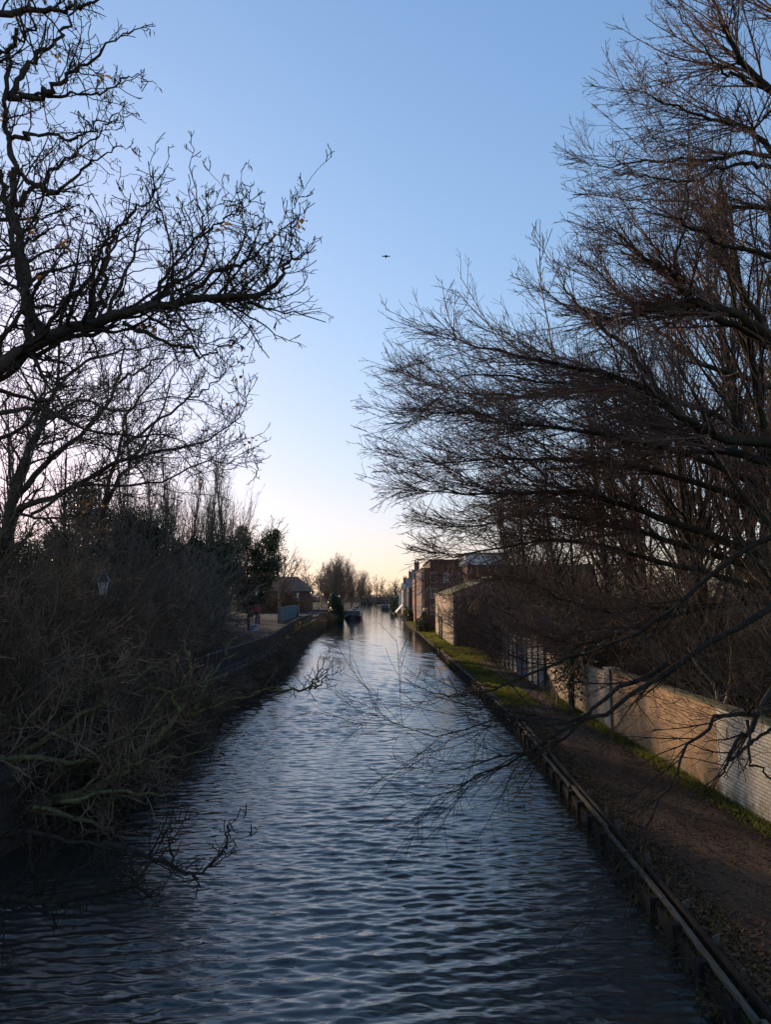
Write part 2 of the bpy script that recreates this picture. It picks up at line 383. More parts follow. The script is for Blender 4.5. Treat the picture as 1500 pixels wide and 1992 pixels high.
t.links.new(tc.outputs['Object'], mp.inputs[0])
n1 = t.nodes.new('ShaderNodeTexNoise'); n1.inputs['Scale'].default_value = 1.5; n1.inputs['Detail'].default_value = 5; n1.inputs['Roughness'].default_value = .5; n1.inputs['Distortion'].default_value = .6
t.links.new(mp.outputs[0], n1.inputs['Vector'])
bp = t.nodes.new('ShaderNodeBump'); bp.inputs['Strength'].default_value = 1; bp.inputs['Distance'].default_value = .0045
t.links.new(n1.outputs['Fac'], bp.inputs['Height']); t.links.new(bp.outputs[0], b.inputs['Normal'])
WZ = .2                                          # the water stands a hand's breadth below the edging
V[:, 2] += WZ
tag(mesh_np('water', V, Q, mw, smooth=True), kind='structure')

# ------------------------------------------------------------------ right bank: edging, wall
e = empty('canal_edging', (redge(10), 10, 0), 'long weathered timber edging with rails, stakes and dark piling along the right bank', 'edging')
rng = np.random.default_rng(5)
def local(mb, name, m, par, bevel=0):
    o = mb.build(name, m, par, bevel); ox, oy, oz = par.location
    o.data.transform(__import__('mathutils').Matrix.Translation((-ox, -oy, -oz))); return o
y = 2.; k = 0
while y < 100:
    L = 2.4 + rng.random()*1.2; mb = MB(); j = rng.normal()*.03
    mb.beam((redge(y)+.02+j, y, ZR+.10+rng.normal()*.012), (redge(y+L)+.02+j+rng.normal()*.02, y+L-.02, ZR+.08+rng.normal()*.025), .065, .07)
    local(mb, 'rail_plank', M['wood'], e, .008)
    mb = MB(); mb.beam((redge(y)+.17, y, ZR+.05), (redge(y+L)+.17, y+L-.02, ZR+.05), .05, .16)
    mb.beam((redge(y)-.075, y, ZR-.10), (redge(y+L)-.075, y+L-.03, ZR-.10), .05, .2)
    if y < 60: local(mb, 'side_plank', M['piling'], e)
    y += L
mb = MB(); y = 2.5
while y < 90:
    s = rng.random(); mb = MB() if y < 60 else mb
    for xo in ((.27,) if s < .75 else (.27, -.13)):
        x = redge(y) + xo; z1 = ZR + (.10 + rng.random()*.15 if xo > 0 else .0); w = .03 + rng.random()*.03
        mb.add([(x-w,y-w,-.3),(x+w,y-w,-.3),(x+w,y+w,-.3),(x-w,y+w,-.3),(x-w*.9,y-w*.9,z1-.05*s),(x+w*.8,y-w*.8,z1),(x+w*.8,y+w*.9,z1-.03),(x-w*.9,y+w*.7,z1-.07)],
               [(0,3,2,1),(4,5,6,7),(0,1,5,4),(1,2,6,5),(2,3,7,6),(3,0,4,7)])
    if y < 60: local(mb, 'stake', M['wood'], e); mb = MB()
    y += .6 + rng.random()*1.1
mb = MB(); y = 2.6; k = 0
while y < 70:
    mb.box(redge(y)-.16, redge(y)-.02, y-.06, y+.06, .1, ZR+.06+.05*rng.random()); y += .95+.1*rng.random()
    k += 1
    if y < 62: local(mb, 'fender_post', M['piling'], e); mb = MB()
mb = MB(); y = 2.
while y < 60:                                          # trough sheet piling below the rail
    d = .04 if int(y/.3) % 2 else 0.
    mb.box(redge(y)-.05-d, redge(y)-.005, y, y+.29, -.6, ZR-.2); y += .3
local(mb, 'sheet_piling', M['piling'], e)

XW = 7.58
def wallx(y): return XW + .012*(y-17)
wl = empty('boundary_wall', (XW, 17, ZR), 'brick garden wall beside the towpath, part bare brick and part whitewashed', 'wall')
def wallseg(y0, y1, z1, name, m, th=.23, off=0.):
    mb = MB(); x0, x1 = wallx(y0)+off, wallx(y1)+off
    mb.add([(x0,y0,ZR-.3),(x0+th,y0,ZR-.3),(x1+th,y1,ZR-.3),(x1,y1,ZR-.3),(x0,y0,z1),(x0+th,y0,z1),(x1+th,y1,z1),(x1,y1,z1)],
           [(0,3,2,1),(4,5,6,7),(0,1,5,4),(1,2,6,5),(2,3,7,6),(3,0,4,7)])
    return local(mb, name, m, wl)
wallseg(3, 17.4, 2.47, 'whitewashed_panel', M['brick_paint'])
wallseg(17.4, 25.6, 2.47, 'bare_brick_panel', M['brick_wall'], .235, -.004)
mb = MB(); y = 3.
while y < 25.5:
    x = wallx(y); mb.box(x-.035, x+.27, y+.006, min(y+.6, 25.6)-.006, 2.472, 2.545); y += .6
local(mb, 'coping', M['coping'], wl, .006)
mb = MB(); mb.box(7.60, 8.0, 25.6, 26.25, 0, 2.50); local(mb, 'pier', M['render'], wl, .01)
mb = MB(); mb.box(7.58, 8.02, 25.58, 26.27, 2.503, 2.56); local(mb, 'pier_cap', M['stone'], wl, .01)
wallseg(26.25, 36.5, 2.35, 'far_panel', M['brick_pale'])
# red paint scribble on the whitewash
mb = MB(); pts = [(0,.0),(.16,.02),(.30,.0),(.42,-.07),(.36,-.15),(.22,-.17),(.12,-.13),(.2,-.08)]
for a, b_ in zip(pts, pts[1:]):
    ya, yb = 14.75 - a[0]*1.1, 14.75 - b_[0]*1.1
    mb.beam((wallx(ya)-.006, ya, 2.02+a[1]), (wallx(yb)-.006, yb, 2.02+b_[1]), .012, .045)
local(mb, 'red_scribble', M['red'], wl)
# wall's grey neighbour
e = empty('grey_hoarding', (7.7, 42, ZR), 'blue grey boarded fence beyond the far end of the brick wall', 'fence')
for k in range(9):
    mb = MB(); y = 36.6 + k*1.5; mb.box(7.75, 7.80, y, y+1.47, ZR, 2.7); local(mb, 'board', M['hoard_grey'], e)
    mb = MB(); mb.box(7.69, 7.748, y-.05, y+.05, ZR, 2.8); local(mb, 'post', M['wood_dark'], e)

# paving stones at the bank's near corner
for (x, y, a, sx, sy, lab) in ((4.72, 8.15, .25, .5, .62, 'pale flat stone slab lying beside the timber edging in the near right corner'),
                               (4.62, 7.15, -.1, .42, .40, 'smaller pale stone by the edging, nearest the bottom of the picture')):
    mb = MB(); mb.add([(-sx/2,-sy/2,0),(sx/2,-sy/2*.8,0),(sx/2*.9,sy/2,0),(-sx/2*.7,sy/2*.9,0),(-sx/2*.96,-sy/2*.96,.10),(sx/2*.94,-sy/2*.76,.08),(sx/2*.86,sy/2*.95,.09),(-sx/2*.66,sy/2*.86,.11)],
        [(0,3,2,1),(4,5,6,7),(0,1,5,4),(1,2,6,5),(2,3,7,6),(3,0,4,7)])
    o = mb.build('stone_slab', M['stone'], None, .02); o.location = (x, y, ZR+.02); o.rotation_euler = (0, .03, a); tag(o, lab, 'stone')

# leaf litter and grass
rng = np.random.default_rng(21)
N = 52000; y = 5 + 40*rng.random(N)**1.5; f = rng.random(N)
f = np.where(rng.random(N) < .85, np.where(rng.random(N) < .5, f**2.2*.5, 1-f**2.2*.5), f)
x = redge(y)+.3 + (7.55 - redge(y) - .3)*f
pts = np.stack([x, y, np.full(N, ZR+.045)], 1)
d = unit(np.stack([rng.normal(size=N), rng.normal(size=N), .25*rng.normal(size=N)], 1)); s = unit(np.cross(d, np.stack([.3*rng.normal(size=N), .3*rng.normal(size=N), np.ones(N)], 1)))
L = (.03+.045*rng.random(N))[:, None]
Vl = np.stack([pts, pts+d*L*.5+s*L*.35, pts+d*L+[0,0,.008], pts+d*L*.5-s*L*.35], 1).reshape(-1, 3)
tag(mesh_np('leaf_litter', Vl, np.arange(4*N).reshape(-1, 4), M['litter_red']), 'brown fallen leaves scattered over the towpath', 'leaves', kind='stuff')
def grass(name, N, fx, fy, h, lab, seed, zf):
    rng = np.random.default_rng(seed); y = fy(rng, N); x = fx(rng, y); z = zf(x, y)
    a = rng.random(N)*6.28; l = rng.normal(size=(N, 2))*.35; hh = h*(.4+.9*rng.random(N)); wd = np.maximum(.006, y*.00035)
    b0 = np.stack([x, y, z], 1); dx = np.stack([np.cos(a)*wd, np.sin(a)*wd, 0*a], 1)
    md = b0 + np.stack([l[:,0]*hh*.3, l[:,1]*hh*.3, hh*.6], 1); tp = b0 + np.stack([l[:,0]*hh, l[:,1]*hh, hh], 1)
    V = np.stack([b0-dx, b0+dx, md+dx*.7, tp], 1).reshape(-1, 3)
    V2 = np.stack([b0-dx, md+dx*.7, tp, md-dx*.7], 1)
    return tag(mesh_np(name, V, np.arange(4*N).reshape(-1, 4), M['grass']), lab, 'grass', kind='stuff')
grass('grass_verge', 60000, lambda r, y: redge(y)+.3+np.where(y < 52, 1.5*r.random(len(y))**1.8, 3.8*r.random(len(y))), lambda r, n: 31+ 100*r.random(n)**1.1, .15,
      'tufty green grass verge along the right bank', 31, lambda x, y: np.full(len(x), ZR-.01))
grass('edge_weeds', 17000, lambda r, y: redge(y)-.08+.85*r.random(len(y))**1.2, lambda r, n: 6+60*r.random(n)**1.3, .09,
      'straggly dull grass and weeds along the timber edging', 33, lambda x, y: np.full(len(x), ZR-.01)).data.materials[0] = M['weeds']
grass('wall_foot_weeds', 9000, lambda r, y: 7.56-.5*r.random(len(y))**1.8, lambda r, n: 9+ 25*r.random(n), .12,
      'low weeds growing along the foot of the brick wall', 32, lambda x, y: np.full(len(x), ZR+.0))

# ------------------------------------------------------------------ buildings on the right
def window(par, face, a0, a1, z0, z1, pos, glass='glass_dark', frame='white'):
    """face 'x': window in a wall of constant x; 'y': of constant y"""
    t_ = .07; fr = MB(); gl = MB()
    def bx(mb, u0, u1, w0, w1, d0, d1):
        if face == 'x': mb.box(pos-d1, pos-d0, u0, u1, w0, w1)
        else: mb.box(u0, u1, pos-d1, pos-d0, w0, w1)
    bx(fr, a0, a1, z0, z0+t_, .003, .05); bx(fr, a0, a1, z1-t_, z1, .003, .05)
    bx(fr, a0, a0+t_, z0+t_, z1-t_, .003, .045); bx(fr, a1-t_, a1, z0+t_, z1-t_, .003, .045)
    bx(fr, (a0+a1)/2-.025, (a0+a1)/2+.025, z0+t_, z1-t_, .003, .042); bx(fr, a0+t_, (a0+a1)/2-.025, (z0+z1)/2-.02, (z0+z1)/2+.02, .003, .04)
    bx(fr, (a0+a1)/2+.025, a1-t_, (z0+z1)/2-.02, (z0+z1)/2+.02, .003, .04)
    bx(gl, a0+t_, a1-t_, z0+t_, z1-t_, .001, .02)
    o = local(fr, 'window', M[frame], par); g_ = gl.build('pane', M[glass]); g_.parent = o
    ox, oy, oz = par.location; g_.data.transform(__import__('mathutils').Matrix.Translation((-ox, -oy, -oz)))
def gable(mb, x0, x1, y0, y1, ze, zr, axis='y', over=.25):
    """pitched roof slab; ridge along axis"""
    th = .15
    if axis == 'y':
        xm = (x0+x1)/2; y0 -= over; y1 += over; a = x0-over; b = x1+over; zo = ze - over*(zr-ze)/(xm-x0)
        pr = [(a,zo),(xm,zr),(b,zo),(b,zo+th),(xm,zr+th),(a,zo+th)]
        v = [(p, yy, q) for yy in (y0, y1) for p, q in pr]
    else:
        ym = (y0+y1)/2; x0 -= over; x1 += over; a = y0-over; b = y1+over; zo = ze - over*(zr-ze)/(ym-y0)
        pr = [(a,zo),(ym,zr),(b,zo),(b,zo+th),(ym,zr+th),(a,zo+th)]
        v = [(xx, p, q) for xx in (x0, x1) for p, q in pr]
    return mb.add(v, [(0,1,4,5),(1,2,3,4),(6,11,10,7),(7,10,9,8),(0,6,7,1),(1,7,8,2),(2,8,9,3),(3,9,10,4),(4,10,11,5),(5,11,6,0)])
def body(mb, x0, x1, y0, y1, z0, ze, zr=None, axis='y'):
    mb.box(x0, x1, y0, y1, z0, ze)
    if zr:
        if axis == 'y':
            xm = (x0+x1)/2; v = [(x0,y0,ze+.002),(x1,y0,ze+.002),(xm,y0,zr-.01),(x0,y1,ze+.002),(x1,y1,ze+.002),(xm,y1,zr-.01)]
        else:
            ym = (y0+y1)/2; v = [(x0,y0,ze+.002),(x0,y1,ze+.002),(x0,ym,zr-.01),(x1,y0,ze+.002),(x1,y1,ze+.002),(x1,ym,zr-.01)]
        mb.add(v, [(0,1,2),(3,5,4),(0,3,4,1),(1,4,5,2),(2,5,3,0)])
    return mb
def chimney(par, x, y, z0, z1, m='brick_red', w=.9, d=.6):
    mb = MB(); mb.box(x-w/2, x+w/2, y-d/2, y+d/2, z0, z1); mb.box(x-w/2-.06, x+w/2+.06, y-d/2-.06, y+d/2+.06, z1, z1+.15)
    o = local(mb, 'chimney', M[m], par)
    for s in (-.25, .25):
        p = MB().lathe([(.11, z1+.15), (.09, z1+.55), (.11, z1+.6)], 8, (x+s*w, y)); q = p.build('chimney_pot', M['tile_red']); q.parent = o
        ox, oy, oz = par.location; q.data.transform(__import__('mathutils').Matrix.Translation((-ox, -oy, -oz)))

b1 = empty('canal_cottage', (9, 78, ZR), 'low pale brick building with a mossy roof and sunlit wall beside the grass verge', 'building')
local(body(MB(), 6.1, 16, 67, 91, 0, 5.2, 7.0), 'wall', M['brick_pale'], b1)
local(gable(MB(), 6.1, 16, 67, 91, 5.2, 7.0, 'y', .12), 'roof', M['moss_roof'], b1)
local(MB().box(6.35, 15.9, 66.9, 66.997, 0, 5.1), 'end_wall', M['brick_dark'], b1)  # the end wall's shade is put into a darker brick facing
for y0 in (70.5, 85): window(b1, 'x', y0, y0+1.3, 2.2, 3.8, 6.1)
window(b1, 'y', 11.0, 12.8, 2.6, 4.2, 66.9, 'glass_pale'); window(b1, 'y', 14.0, 15.2, 2.6, 4.2, 66.9)
mb = MB(); mb.box(9.6, 10.5, 66.84, 66.897, ZR, 2.6); local(mb, 'door', M['wood_dark'], b1)
for yy in (76.5, 79.5):
    o = MB().lathe([(.09, 0), (.08, 2.3), (.10, 2.32), (.05, 2.4)], 8).build('wooden_post', M['wood_dark']); o.location = (5.75, yy, ZR)
    tag(o, 'thin brown post before the sunlit brick wall, %s of the pair' % ('nearer' if yy < 78 else 'farther'), 'post')
b2 = empty('brick_block', (7, 112, ZR), 'tall flat-topped red brick building, the highest one beside the canal', 'building')
local(MB().box(5.15, 14, 104, 124, 0, 8.8), 'wall', M['brick_red'], b2)
local(MB().box(6.25, 13.5, 103.99, 122, 8.802, 10.0), 'upper_wall', M['brick_dark'], b2)
local(MB().box(5.0, 14.1, 103.85, 124.1, 8.802, 8.95).box(6.1, 13.6, 103.9, 122.1, 10.002, 10.15), 'parapet', M['tile_red'], b2)
local(MB().box(5.02, 5.45, 103.7, 104.0, 0, 8.8), 'pilaster', M['brick_pale'], b2)  # paler brick puts the sunlit corner into the colour
for x0 in (6.3, 8.1, 10.0): 
    for z0 in (2.4, 4.7, 6.9): window(b2, 'y', x0, x0+.85, z0, z0+1.4, 104, 'glass_pale' if (x0, z0) == (8.1, 6.9) else 'glass_dark')  # the one pale pane carries a lit window's brightness in its colour
for y0 in (107, 111, 115, 119):
    for z0 in (2.4, 4.9, 7.2): window(b2, 'x', y0, y0+1.1, z0, z0+1.3, 5.15)
b3 = empty('glazed_block', (14, 100, ZR), 'pale blue glazed top storey of a modern block behind the branches', 'building')
local(MB().box(10.2, 26, 92.5, 102, 0, 8.9), 'wall', M['brick_dark'], b3)
local(MB().box(10.0, 15.2, 92.2, 101, 8.902, 10.2), 'glazed_storey', M['glass_pale'], b3)
local(MB().box(9.8, 15.5, 92, 101.2, 10.202, 10.4), 'roof', M['slate'], b3)
for x0 in (10.8, 13.3, 16, 19): window(b3, 'y', x0, x0+1.2, 5.4, 6.9, 92.5)
for (nm, x0, x1, y0, y1, ze, zr, wm, rm, lab) in (
    ('brick_house', 5.0, 11.5, 127, 138, 8.0, 9.6, 'brick_red', 'slate', 'brick house with a slate roof just beyond the tall brick building'),
    ('slate_house', 4.6, 10.5, 145, 160, 6.6, 8.6, 'brick_dark', 'slate', 'slate-roofed house in the middle of the far right row'),
    ('slate_house', 4.1, 10.5, 168, 188, 6.4, 8.0, 'brick_pale', 'slate', 'smallest and farthest slate-roofed house of the right row')):
    b_ = empty(nm, ((x0+x1)/2, y0, ZR), lab, 'house')
    local(body(MB(), x0, x1, y0, y1, 0, ze, zr, 'x'), 'wall', M[wm], b_); local(gable(MB(), x0, x1, y0, y1, ze, zr, 'x'), 'roof', M[rm], b_)
    chimney(b_, x0+.6, (y0+y1)/2, zr-.8, zr+1.3)
    for xx in (x0+1.2, x0+3.4):
        for zz in (2.2, 4.6): window(b_, 'y', xx, xx+1, zz, zz+1.4, y0)
    for yy in (y0+2, y0+6):
        for zz in (2.2, 4.6): window(b_, 'x', yy, yy+1, zz, zz+1.4, x0)
o = MB().box(-.35, .35, -.35, .35, 0, 4.0).box(-.45, .45, -.45, .45, 4.002, 4.2).build('white_pillar', M['white']); o.location = (3.95, 196, ZR+1.2)
tag(o, 'slim white pillar above the far right bank', 'pillar')
o = MB().add([(-.1,0,0),(1.9,1,2.1),(1.9,1,2.4),(-.1,0,.3),(-.5,3,0),(1.5,4,2.1),(1.5,4,2.4),(-.5,3,.3)],[(0,1,2,3),(4,7,6,5),(0,4,5,1),(1,5,6,2),(2,6,7,3),(3,7,4,0)]).build('white_ramp', M['white'])
o.location = (2.9, 180, ZR+.6); tag(o, 'white sloping canopy on the far right bank below the pillar', 'canopy')
o = MB().box(5.15, 5.6, 98.5, 103, 0, 3.4).build('garden_wall', M['brick_pale']); tag(o, 'short lit brick wall standing out from the tall brick building', 'wall')

# ------------------------------------------------------------------ left bank: quay wall, railing, lamps, fence, roof
e = empty('quay_wall', (lquay(30), 30, 0), 'dark concrete and timber quay wall along the left bank', 'wall')
mb = MB(); cp_ = MB(); y = 2
while y < 150:
    a, b_ = lquay(y), lquay(y+3)
    mb.beam((a+.08, y, .3), (b_+.08, y+2.998, .3), .10, 2.2); cp_.beam((a-.02, y, ZL+.03), (b_-.02, y+2.99, ZL+.03), .42, .2)
    y += 3
local(mb, 'wall_face', M['wood_dark'], e); local(cp_, 'capping', M['wood_dark'], e)
e = empty('quay_railing', (lquay(30)-.2, 30, ZL), 'grey metal railing with thin bars along the edge of the left promenade', 'railing')
bars = MB(); y = 26.
while y < 100:
    a, b_ = lquay(y)-.15, lquay(y+2)-.15
    mb = MB(); mb.beam((a, y, ZL+1.12), (b_, y+2, ZL+1.12), .05, .05); mb.beam((a, y, ZL+.28), (b_, y+2, ZL+.28), .04, .04); local(mb, 'rail', M['hoard_grey'], e)
    mb = MB(); mb.beam((a, y, ZL), (a, y, ZL+1.2), .06, .06); local(mb, 'post', M['iron'], e)
    for k in range(1, 14):
        f = k/14; bars.beam((a+(b_-a)*f, y+2*f, ZL+.3), (a+(b_-a)*f, y+2*f, ZL+1.1), .018, .018)
    y += 2
o = local(bars, 'thin_bars', M['iron'], e)

def make_lamp():
    r = empty('street_lamp', (0, 0, 0))
    MB().lathe([(.16,0),(.16,.1),(.12,.14),(.11,.8),(.13,.84),(.06,.95),(.05,2.0),(.045,3.3),(.08,3.34),(.05,3.4),(.035,3.5)], 12).build('post', M['iron'], r, smooth=False)
    mb = MB(); mb.beam((-.28,0,3.2),(.28,0,3.2),.03,.03); mb.build('ladder_bar', M['iron'], r)
    lan = MB().lathe([(.10,3.52),(.235,4.0)], 4).build('lantern_glass', M['glass_lamp'], r)
    fr = MB()
    for i in range(4):
        a = 2*math.pi*(i+.5)/4; fr.beam((.105*math.cos(a),.105*math.sin(a),3.5),(.245*math.cos(a),.245*math.sin(a),4.01),.025,.025)
    fr.build('lantern_frame', M['iron'], r)
    MB().lathe([(.27,4.0),(.25,4.04),(.15,4.2),(.13,4.22),(.13,4.28),(.04,4.34),(.03,4.4),(.045,4.44),(.005,4.5)], 8).build('lantern_roof', M['iron'], r)
    return r
lamp0 = make_lamp()
for i, (px, D, lab) in enumerate(((199, 27, 'nearest and largest street lamp, showing through the tangled left bank branches'),
                                  (498, 72, 'street lamp beside the dark ivy-clad tree, above the small poster board'),
                                  (579, 118, 'street lamp against the teal hoarding on the left promenade'),
                                  (607, 125, 'street lamp just right of the teal hoarding on the left promenade'),
                                  (620, 168, 'farthest small street lamp next to the dark bush'))):
    o = lamp0 if i == 0 else copy_tree(lamp0)
    p = at(px, 1160, D); o.location = (p[0], D, ZL+.02); o.rotation_euler = (0, 0, .4*i)
    tag(o, lab, 'street lamp', 'lantern street lamps along the promenade')
p = at(494, 1200, 70); e = empty('poster_board', (p[0], 70, ZL+.03), 'small pale poster board with blue print at the foot of a lamp', 'sign')
MB().box(-.33, .33, -.03, .03, .25, .85).build('board', M['poster'], e)
MB().box(-.25, -.05, -.036, -.032, .35, .75).box(0, .25, -.036, -.032, .6, .75).build('blue_print', M['blue_print'], e)
MB().box(-.3, -.26, -.02, .02, 0, .25).box(.26, .3, -.02, .02, 0, .25).build('leg', M['iron'], e)
rng = np.random.default_rng(77)
e = empty('flower_basket', tuple(at(498, 1190, 71.7)), 'red and pink hanging flower basket on the lamp by the ivy-clad tree', 'basket')
MB().lathe([(.05,-.3),(.25,-.1),(.3,0)], 10).build('basket', M['iron'], e)
V, Q = leaves(rng, rng.normal(size=(500,3))*[.22,.22,.18]+[0,0,.15], .09, .8); mesh_np('bloom_foliage', V, Q, M['red_bloom'], e)
e = empty('teal_hoarding', (at(560,1160,112)[0], 112, ZL), 'weathered teal board fence beside the left promenade', 'fence')
for k in range(9):
    a = at(541 + k*4.6, 1160, 96+k*4.2)[0]; b_ = at(541+(k+1)*4.6, 1160, 96+(k+1)*4.2)[0]
    mb = MB(); mb.beam((a, 96+k*4.2, ZL+1.0), (b_, 96+(k+1)*4.2-.05, ZL+1.0), .08, 2.0); local(mb, 'board', M['teal'], e)
e = empty('long_shed', (-24, 185, ZL), 'long dark building with a brown hipped roof behind the left promenade', 'building')
local(MB().box(-36, -19.5, 180, 200, 0, 6.2), 'wall', M['brick_dark'], e)
local(MB().add([(-36.5,179.5,6.2),(-19,179.5,6.2),(-19,200.5,6.2),(-36.5,200.5,6.2),(-33,190,10.0),(-22.5,190,10.0)],[(0,3,2,1),(0,1,5,4),(1,2,5),(2,3,4,5),(3,0,4)]), 'roof', M['tile_red'], e)
for x0 in (-34, -30, -26, -22.5): window(e, 'y', x0, x0+1.5, 3, 4.8, 180)

# ------------------------------------------------------------------ boats
def boat(x, y, L, B, lab, rot=0, roof='boat_roof'):
    r = empty('narrowboat', (x, y, .2)); tag(r, lab, 'boat', 'moored narrowboats')
    r.rotation_euler = (0, 0, rot); h = B/2
    sec = [(-L/2, .35), (-L/2+1.2, .92), (-L/2+2.2, 1), (L/2-2.2, 1), (L/2-1, .8), (L/2, .15)]
    v = []; f = []
    for yy, s in sec:
        v += [(-h*s*.9, yy, -.3), (-h*s, yy, .75 if abs(yy) < L/2-.5 else 1.0), (h*s, yy, .75 if abs(yy) < L/2-.5 else 1.0), (h*s*.9, yy, -.3)]
    for i in range(len(sec)-1):
        for k in range(4): f.append((i*4+k, i*4+(k+1)%4, i*4+4+(k+1)%4, i*4+4+k))
    f += [(3,2,1,0), (20,21,22,23)]
    MB().add(v, f).build('hull', M['black'], r)
    c = h*.82; d = h*.74
    v = [(-c,-L/2+1.8,.752),(c,-L/2+1.8,.752),(c,L/2-2.6,.752),(-c,L/2-2.6,.752),(-d,-L/2+1.9,1.85),(d,-L/2+1.9,1.85),(d,L/2-2.7,1.85),(-d,L/2-2.7,1.85)]
    MB().add(v, [(0,3,2,1),(4,5,6,7),(0,1,5,4),(1,2,6,5),(2,3,7,6),(3,0,4,7)]).build('cabin', M['boat_blue'], r)
    rf = MB().box(-d-.05, d+.05, -L/2+1.8, L/2-2.6, 1.852, 1.92).build('roof', M[roof], r)
    MB().lathe([(.06,1.92),(.06,2.5),(.09,2.52),(.09,2.58)], 8, (d*.5, L/2-4)).build('chimney', M['black'], rf)
    MB().box(-.4, .4, -2, -.5, 1.922, 2.15).build('roof_box', M['wood_dark'], rf)
    for k in range(4):
        yy = -L/2+3+k*2.1; 
        if yy < L/2-3:
            for s in (-1, 1): MB().beam((s*(c*.97), yy, 1.3), (s*(c*.97), yy+.7, 1.3), .05, .35).build('window', M['glass_pale'], r)
    MB().box(-.35, .35, -L/2+1.70, -L/2+1.80, .85, 1.7).build('door', M['boat_roof'], r)
    return r
boat(-6.6, 158, 15, 3.4, 'dark wide boat moored on the left, nearest of the moored boats')
boat(-7.2, 182, 15, 3.2, 'dark boat moored behind the nearest boat on the left', .02)
boat(.0, 262, 15, 3.0, 'small distant boat moored at the right bank by the far bend', -.03)

# ------------------------------------------------------------------ bird
p = at(751, 499, 42); e = empty('flying_bird', tuple(p), 'small dark bird gliding high over the canal', 'bird')
def skinned(name, verts, edges, rad, m, par):
    me = bpy.data.meshes.new(name); me.from_pydata(verts, edges, []); o = bpy.data.objects.new(name, me); link(o, par); me.materials.append(m)
    mo = o.modifiers.new('skin', 'SKIN'); 
    for i, r in enumerate(rad): me.skin_vertices[0].data[i].radius = r if isinstance(r, tuple) else (r, r)
    me.skin_vertices[0].data[0].use_root = True
    s = o.modifiers.new('sub', 'SUBSURF'); s.levels = 1; s.render_levels = 1
    return o
skinned('body', [(0,0,0),(0,-.10,.0),(0,-.15,.01),(0,.12,-.02),(0,.2,-.04),(.11,0,.03),(.2,.01,.01),(.24,.03,-.05),(-.11,0,.03),(-.2,.01,.01),(-.24,.03,-.07)],
        [(0,1),(1,2),(0,3),(3,4),(0,5),(5,6),(6,7),(0,8),(8,9),(9,10)], [.05,.035,.012,.03,(.05,.01),(.015,.045),(.012,.035),(.008,.015),(.015,.045),(.012,.035),(.008,.015)], M['bird'], e)
e.rotation_euler = (R_(62), 0, 0)

# ------------------------------------------------------------------ big trees on the right (beech habit: long sweeping limbs with fine flat sprays)
def trunk_line(rng, x, y, z0, H, r0, r1, lean=(0,0), n=16):
    P = np.zeros((1, n, 3)); p = np.array([x, y, z0], float); d = unit(np.array([lean[0], lean[1], 1.])); P[0, 0] = p
    for i in range(1, n):
        d = unit(d + rng.normal(size=3)*.035); p = p + d*H/(n-1); P[0, i] = p
    return P, np.linspace(r0, r1, n)[None]
def spray(rng, A, d1=2.6, d2=7., d3=10., l1=.36, tw=.0042, up=.012, bias=(-.25, 0, .1), fl=.5, t00=.24):
    B = spawn(rng, *A, d1, t00, .985, 27, 8, l1, .35, 3.4, .78, 10, .45, tw*1.5, .035, up, fl, bias)
    Cc = spawn(rng, *B, d2, .08, 1, 34, 9, .46, .15, 1.3, .6, 6, .6, tw*1.05, .045, up, .6)
    D = spawn(rng, *Cc, d3, .1, 1, 38, 12, .42, .07, .36, .4, 3, .7, tw*.8, .12, .02)
    return [B, Cc, D]
rng = np.random.default_rng(101)
T = trunk_line(rng, 10.6, 15, 1.2, 19, .42, .08)
specA = [
 ([(1770,420),(1500,175),(1430,100),(1390,0),(1350,-120)], 15, 14, .10, .02),
 ([(1500,180),(1440,150),(1400,130),(1350,60),(1290,-10)], 14.8, 14, .05, .008),
 ([(1770,560),(1500,292),(1460,250),(1390,230),(1290,200),(1230,172)], 15, 13, .08, .008),
 ([(1770,380),(1500,305),(1380,310),(1260,315),(1165,320),(1130,315)], 15, 16, .07, .006),
 ([(1500,325),(1430,320),(1340,350),(1250,340),(1180,300)], 15, 12.5, .05, .006),
 ([(1770,760),(1500,655),(1430,610),(1345,580),(1310,540),(1240,490),(1150,455),(1040,430)], 15, 14, .15, .01),
 ([(1320,545),(1315,500),(1335,440),(1342,310),(1340,230)], 14.6, 14, .05, .008),
 ([(1770,770),(1500,665),(1400,620),(1280,600),(1180,620),(1060,600),(930,560)], 15, 16, .12, .008),
 ([(1770,900),(1500,860),(1400,850),(1300,790),(1220,735),(1120,720),(1000,690),(850,660),(765,635)], 15, 13, .14, .008),
 ([(1300,790),(1220,680),(1130,600),(1050,550),(985,520)], 14.3, 16, .07, .007),
 ([(1770,980),(1520,900),(1420,880),(1340,850),(1240,775),(1130,750),(980,735),(850,735),(720,785)], 15, 17, .12, .007),
 ([(1770,300),(1560,60),(1450,-60),(1380,-160)], 15, 15, .10, .02),
 ([(1770,500),(1560,420),(1420,400),(1280,390),(1120,380)], 15, 17, .08, .007),
 ([(1770,640),(1560,520),(1400,470),(1250,420),(1090,400)], 15, 12.5, .08, .007),
 ([(1500,655),(1440,560),(1400,440),(1410,320),(1440,200)], 15, 16, .08, .01),
]
def pull(specs, dx):                            # keep the crown outline where its finest twigs should end
    out = []
    for p, a, b_, r0, r1 in specs:
        p = list(p)
        if p[-1][0] < 1100 and p[-1][0] < p[0][0]: p[-1] = (p[-1][0]+dx, p[-1][1]); p[-2] = (p[-2][0]+dx*.4, p[-2][1])
        out.append((p, a, b_, r0, r1))
    return out
specA = pull(specA, 120)
A = limbs(rng, specA, 24, .03)
A2 = spawn(rng, *A, .45, .30, .8, 34, 8, .45, 1.5, 4.5, .7, 20, .5, .006, .03, .02, .6, (-.3, 0, .1))
